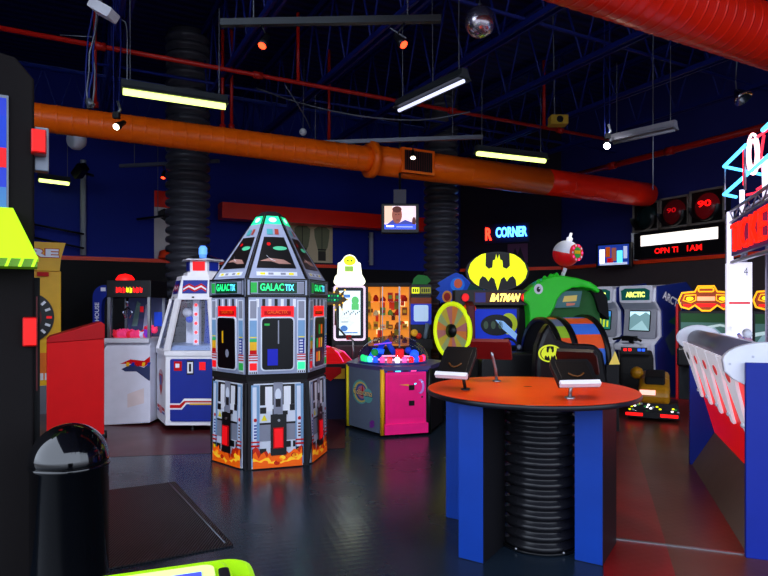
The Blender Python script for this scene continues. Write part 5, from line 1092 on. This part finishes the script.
b_.add(A+B, [(0, 1, 2, 3), (4, 5, 6, 7), (0, 1, 5, 4), (1, 2, 6, 5), (2, 3, 7, 6), (3, 0, 4, 7)], mat('kick_ramp', (105, 88, 78), .6)); b_.build('kick_ramp', t)
b_ = MB(); b_.tube([loc_(.08, .12, 1.25), loc_(.08, Ln-.0, 1.25)], .10, mat('rail_grey', (105, 102, 120), .35, .2), 24); b_.build('rolled_rail', t)
# white arms
for k in range(5):
    bb = .35+k*(Ln-.35-.12)/4; a_ = MB(); Fd = Fr(loc_(0, bb), r_, ZZ)
    up = Vector(loc_(-.02, bb, 1.16)); lo = Vector(loc_(.20, bb-.0, .40)); Fs = Fr(up, d, (lo-up)); n_ = Fs.n*(-1 if Fs.n.dot(r_) > 0 else 1); hgt = (lo-up).length
    Fs = Fr(up+n_*.004, d, (lo-up)); s = 1 if Fs.n.dot(n_) > 0 else -1
    pts = [(-.22, -.08), (.22, -.08), (.22, .04), (.15, .12), (.045, .47), (-.045, .47), (-.17, .12), (-.22, .04)]
    w0, w1 = (0, .02) if s > 0 else (-.02, 0)
    a_.slab(Fs, pts, w0, w1, armw); cw = w1+.002 if s > 0 else w0-.002; a_.ell(Fs, -.0, .055, .075, .042, mat('coral_dot', (235, 70, 70), .4, emit=.4) if k != 4 else black, cw); a_.sphere(Fs.p(0, .40, cw), .02, cream, 8, 6); a_.build('bracket_arm', t)  # the dots' colour gets added emission too, to look brighter
# rounded white end caps
def cap(b0, dep, nm, w=.27, hh=.13, cu=.1):
    F = Fr(loc_(0, b0), r_, ZZ); p = MB(); p.ellslab(F, cu, 1.25, w, hh, -dep, 0, cream, n=40); p.build(nm, t, bevel=.015)
b_ = MB(); F = Fr(loc_(0, -.02), r_, ZZ); b_.slab(F, arc(.16, 1.24, .28, -5, 190, 18, .125)+[(-.11, 1.17), (-.06, 1.12), (.0, 1.09), (.4, 1.09), (.43, 1.2)], -.1, -.03, cream)
b_.ell(F, .05, 1.27, .008, .008, lgrey, -.027); b_.ell(F, -.08, 1.22, .008, .008, lgrey, -.027); b_.ell(F, .2, 1.30, .008, .008, lgrey, -.027); b_.build('near_end_cap', t, bevel=.01)
b_ = MB(); F = Fr(loc_(0, Ln), r_, ZZ); b_.slab(F, arc(.08, 1.27, .20, 0, 230, 20, .13)+[(.02, 1.0), (.06, .5), (.12, .5), (.2, 1.1)], -.04, .0, cream); b_.slab(topf(0), [(p.x, p.y) for p in (loc_(.17, 0), loc_(.22, 0), loc_(.22, Ln), loc_(.17, Ln))], 1.1, 1.33, cream); b_.build('far_end_cap', t, bevel=.01)
b_ = MB(); F = topf(1.12); A = [loc_(.12, 0, 0), loc_(.75, 0, 0), loc_(.75, Ln, 0), loc_(.12, Ln, 0)]; b_.slab(topf(0), [(p.x, p.y) for p in A], 1.06, 1.14, mat('alley_bed', (120, 120, 135), .4)); b_.build('alley_bed', t)
# white figures standing on the counter
def onctr(a, b, name, lab, cat, mk):
    mb = MB(); mk(mb); return tag(mb.build(name, loc=O+loc_(a, b, 1.142)), lab, cat)
onctr(.29, 2.2, 'stepped_block', 'stepped white block standing on the ball alley left of the truss tower', 'block', lambda m: (m.slab(front(-.07), [(-.08, 0), (.1, 0), (.1, .25), (.03, .25), (.03, .18), (-.03, .18), (-.03, .11), (-.08, .08)], -.1, 0, em('glowing_white_plastic', (235, 235, 255), .6))))
for i, (a_, b_0, m1, lab) in enumerate(((.43, 1.98, mat('figure_blue', (70, 90, 190), .4), 'small blue and white figurine at the foot of the truss tower'), (.38, 1.72, mat('figure_rose', (190, 150, 170), .4), 'small pink and white figurine at the foot of the truss tower'))):
    onctr(a_, b_0, 'figurine', lab, 'figurine', lambda m: (m.lathe([(.05, 0), (.055, .02), (.03, .04), (.05, .1), (.035, .16), (0, .17)], m1, 14), m.sphere((0, 0, .2), .04, cream, 12, 8), m.tube([(-.03, 0, .13), (-.09, -.02, .19)], .014, m1, 6), m.tube([(.03, 0, .13), (.08, -.02, .08)], .014, cream, 6)))

# ---- neon truss tower
lit = em('truss_lit_white', (240, 232, 255), 1.1); truss = mat('truss_aluminium', (170, 165, 185), .3, .7)
nC = em('neon_cyan_tube', (80, 190, 255), 3.0); nR2 = em('neon_red_tube', (255, 40, 60), 2.2); nW = em('neon_pink_white', (255, 190, 200), 3.0)
K = Vector(((730-384)/FOC*6.6, 6.6, 0)); t = thing('truss_tower', 'white lit truss tower with cyan and red neon frame and red letter sign', 'truss tower', K)
k_ = Vector((.33, .944, 0)); r2 = Vector((.944, -.33, 0)); L2 = lambda a, b, z=0.0: r2*a+k_*b+ZZ*z
def zz(py, D=6.6): return CAMZ-(py-HZ)/FOC*D
ztop = zz(212)
b_ = MB(); w = .15
for a, b in ((0, 0), (w, 0), (0, w), (w, w)): b_.tube([L2(a, b, 0), L2(a, b, ztop)], .032 if (a, b) == (0, 0) else .02, lit if (a, b) == (0, 0) else truss, 10)
n = 16
for i in range(n):
    z0 = ztop*i/n; z1 = ztop*(i+1)/n
    for (p, q) in (((0, 0), (w, 0)), ((w, 0), (w, w)), ((0, w), (w, w)), ((0, 0), (0, w))):
        P, Q = (p, q) if i % 2 else (q, p); b_.tube([L2(*P, z0), L2(*Q, z1)], .009, truss, 5)
b_.build('corner_column', t)
b_ = MB(); F = Fr(L2(-.02, -.06), r2, ZZ); b_.rslab(F, 0, zz(345), .22, zz(263), -.2, 0, em('panel_lit_white', (235, 228, 245), .75)); b_.text(F, '4', .14, zz(276), .18, zz(268), grey, .004); b_.rect(F, .0, zz(304), .2, zz(302), eRd, .004); b_.build('white_box', t, bevel=.008)
for (a, b, rr_, mm, nm, z0) in ((.34, -.15, .04, truss, 'rear_column', 0), (.40, -.6, .035, mat('tower_grey_pole', (105, 95, 100), .4, .4), 'inner_pole', 0)):
    b_ = MB(); b_.tube([L2(a, b, z0), L2(a, b, ztop+.1)], rr_, mm, 12); b_.build(nm, t)
# horizontal beam and sign, running towards the camera
BL = -2.3; b_ = MB()
for a, z in ((0, ztop), (.0, ztop-.12), (.12, ztop), (.12, ztop-.12)): b_.tube([L2(a, .05, z), L2(a, BL, z)], .016, truss, 8)
for i in range(12):
    y0 = BL*i/12; y1 = BL*(i+1)/12; b_.tube([L2(0, y0, ztop-(.12 if i % 2 else 0)), L2(0, y1, ztop-(0 if i % 2 else .12))], .008, truss, 5)
b_.tube([L2(.0, -.1, ztop-.56), L2(.0, BL, ztop-.56)], .022, truss, 8); b_.build('sign_beam', t)
b_ = MB(); F = Fr(L2(-.02, -.12), -k_, ZZ); b_.rslab(F, .05, ztop-.50, 2.1, ztop-.14, -.04, 0, mat('sign_purple_back', (60, 40, 110), .4, emit=.12)); b_.build('sign_board', t)
b_ = MB(); b_.text(F, 'TICKETS', .16, ztop-.47, 2.0, ztop-.18, em('tower_red_letter', (255, 30, 10), 1.5), .004, bold=.0, depth=.03)
b_.build('red_letters', t)
# neon frame: two levels
def T(px, py, D): return W(px, py, D)-K
b_ = MB()
b_.tube([T(724, 166.5, 6.6), T(746, 145, 5.9)], .018, nC, 8); b_.tube([T(724, 166.5, 6.6), T(764, 175, 6.9)], .018, nC, 8); b_.tube([T(724, 194.5, 6.6), T(768, 156, 5.5), T(800, 128, 5.0)], .018, nC, 8); b_.tube([T(724, 194.5, 6.6), T(736, 197, 6.8)], .018, nC, 8); b_.tube([T(763, 130, 5.6), T(790, 105, 5.0)], .022, nC, 8)
b_.build('cyan_neon', t)
for (p, q, r9, m9) in ((T(725, 167, 6.62), T(725, 210, 6.62), .008, truss), (T(745, 150, 5.95), T(745, 190, 5.95), .012, truss), (T(742, 190, 6.3), T(742, 215, 6.3), .025, lit), (T(765, 160, 5.8), T(766, 200, 5.8), .03, lit)): b_ = MB(); b_.tube([p, q], r9, m9, 8); b_.build('upright', t)
b_ = MB(); c = T(753, 154, 6.0); F = Fr(c, (1, 0, 0), ZZ)
for ru, rv in ((.055, .2), (.035, .14)): b_.tube([F.p(ru*math.cos(2*PI*i/28), rv*math.sin(2*PI*i/28)) for i in range(28)], .014, nW, 8, closed=True)
b_.tube([F.p(.01, -.15), F.p(.075, -.12), F.p(.09, -.03)], .014, nW, 8); b_.build('oval_neon', t)
b_ = MB(); b_.tube([T(744, 150, 5.98), T(744, 185, 5.98)], .014, nR2, 6); b_.tube([T(757, 137, 5.95), T(768, 130, 5.8), T(775, 125, 5.7)], .012, nR2, 6); b_.tube([T(764, 135, 5.9), T(761, 155, 5.9), T(764, 180, 5.9)], .012, nR2, 6); b_.tube([T(757, 190, 6.0), T(768, 183, 5.9)], .016, nR2, 6); b_.tube([T(746, 195, 6.0), T(768, 190, 5.9)], .012, nR2, 6)
b_.build('red_neon', t)

# ================================================================ light
FILL_SPOTS0 = [((-1.0, 2.5, 4.6), (-1.4, 6.2, 1.2), 260, (1, .95, .95), 1.1), ((-1.6, 3.6, 4.6), (-2.8, 8.0, .8), 320, (.9, .92, 1), .9), ((.9, 3.4, 4.6), (1.0, 4.3, 1.0), 110, (1, .9, .8), .8), ((1.2, 4.4, 4.6), (.2, 7.8, .6), 200, (1, .92, .95), .8), ((-.3, 4.3, 4.5), (2.7, 5.0, .8), 600, (1, .97, .97), .55), ((2.4, 7.2, 4.6), (4.3, 10.8, 1.2), 420, (.95, .95, 1), .7), ((.6, 3.3, 4.6), (1.0, 4.1, 1.0), 110, (1, .75, .5), .34)]  # added spots without fixtures, brightening the games, table and ball alley
FILL_SPOTS = [(a, b, c*1.5, d, e) for a, b, c, d, e in FILL_SPOTS0]
for P, T_, e, c, s in FILL_SPOTS: fill_spot(P, T_, e, c, s, .8, .12)
w = bpy.data.worlds.new('World'); SC.world = w; w.use_nodes = True
nt = w.node_tree; bg = nt.nodes['Background']; bg.inputs['Strength'].default_value = 4.0
tc = nt.nodes.new('ShaderNodeTexCoord'); sx = nt.nodes.new('ShaderNodeSeparateXYZ'); mr = nt.nodes.new('ShaderNodeMapRange'); mx = nt.nodes.new('ShaderNodeMix'); mx.data_type = 'RGBA'
nt.links.new(tc.outputs['Generated'], sx.inputs[0]); nt.links.new(sx.outputs['Z'], mr.inputs[0]); mr.inputs[1].default_value = -.08; mr.inputs[2].default_value = .08
nt.links.new(mr.outputs[0], mx.inputs[0]); mx.inputs[6].default_value = (.16, .17, .2, 1); mx.inputs[7].default_value = (.72, .82, 1.0, 1); nt.links.new(mx.outputs[2], bg.inputs['Color'])
# pieces that sit on another part become its sub-parts (all share their thing's axes)
SUB = {'screen': 'screen_frame', 'display': 'bezel', 'side_vent': 'bezel', 'white_lip': 'tilted_panel', 'lit_cup': 'playfield', 'red_block': 'playfield', 'light_ring': 'playfield', 'eye': 'hood', 'bobber_pole': 'bobber', 'red_letter': 'backboard', 'blue_letters': 'backboard', 'red_letters': 'sign_board', 'floor_ring': 'corrugated_pipe', 'swing_flap': 'dome_lid', 'colour_wheel': 'lit_ring', 'glow_strip': 'platform', 'lamp_bar': 'body', 'bent_pole': 'arrow_sign', 'beacon': 'lantern', 'grille': 'smooth_section', 'marquee': 'cabinet'}
for o in list(bpy.data.objects):
    n = o.name.split('.')[0]
    if o.parent and o.parent.type == 'EMPTY' and n in SUB and not o.children:
        for s_ in o.parent.children:
            if s_.name.split('.')[0] == SUB[n] and s_.parent.type == 'EMPTY' and s_ is not o: o.parent = s_; break

cam = bpy.data.cameras.new('Camera'); co = bpy.data.objects.new('Camera', cam); COL.objects.link(co); SC.camera = co
co.location = (0, 0, CAMZ); co.rotation_euler = (PI/2, 0, 0); cam.sensor_width = 36; cam.lens = FOC*36/768; cam.shift_y = (HZ-288)/768.0; cam.clip_start = .05
SC.view_settings.view_transform = 'Standard'; SC.view_settings.look = 'None'; SC.view_settings.exposure = 0.0; SC.view_settings.gamma = 1; SC.view_settings.use_curve_mapping = False
SC.cycles.use_denoising = True; SC.cycles.sample_clamp_indirect = 4.0; SC.cycles.max_bounces = 8; SC.cycles.transparent_max_bounces = 12; SC.cycles.caustics_reflective = False
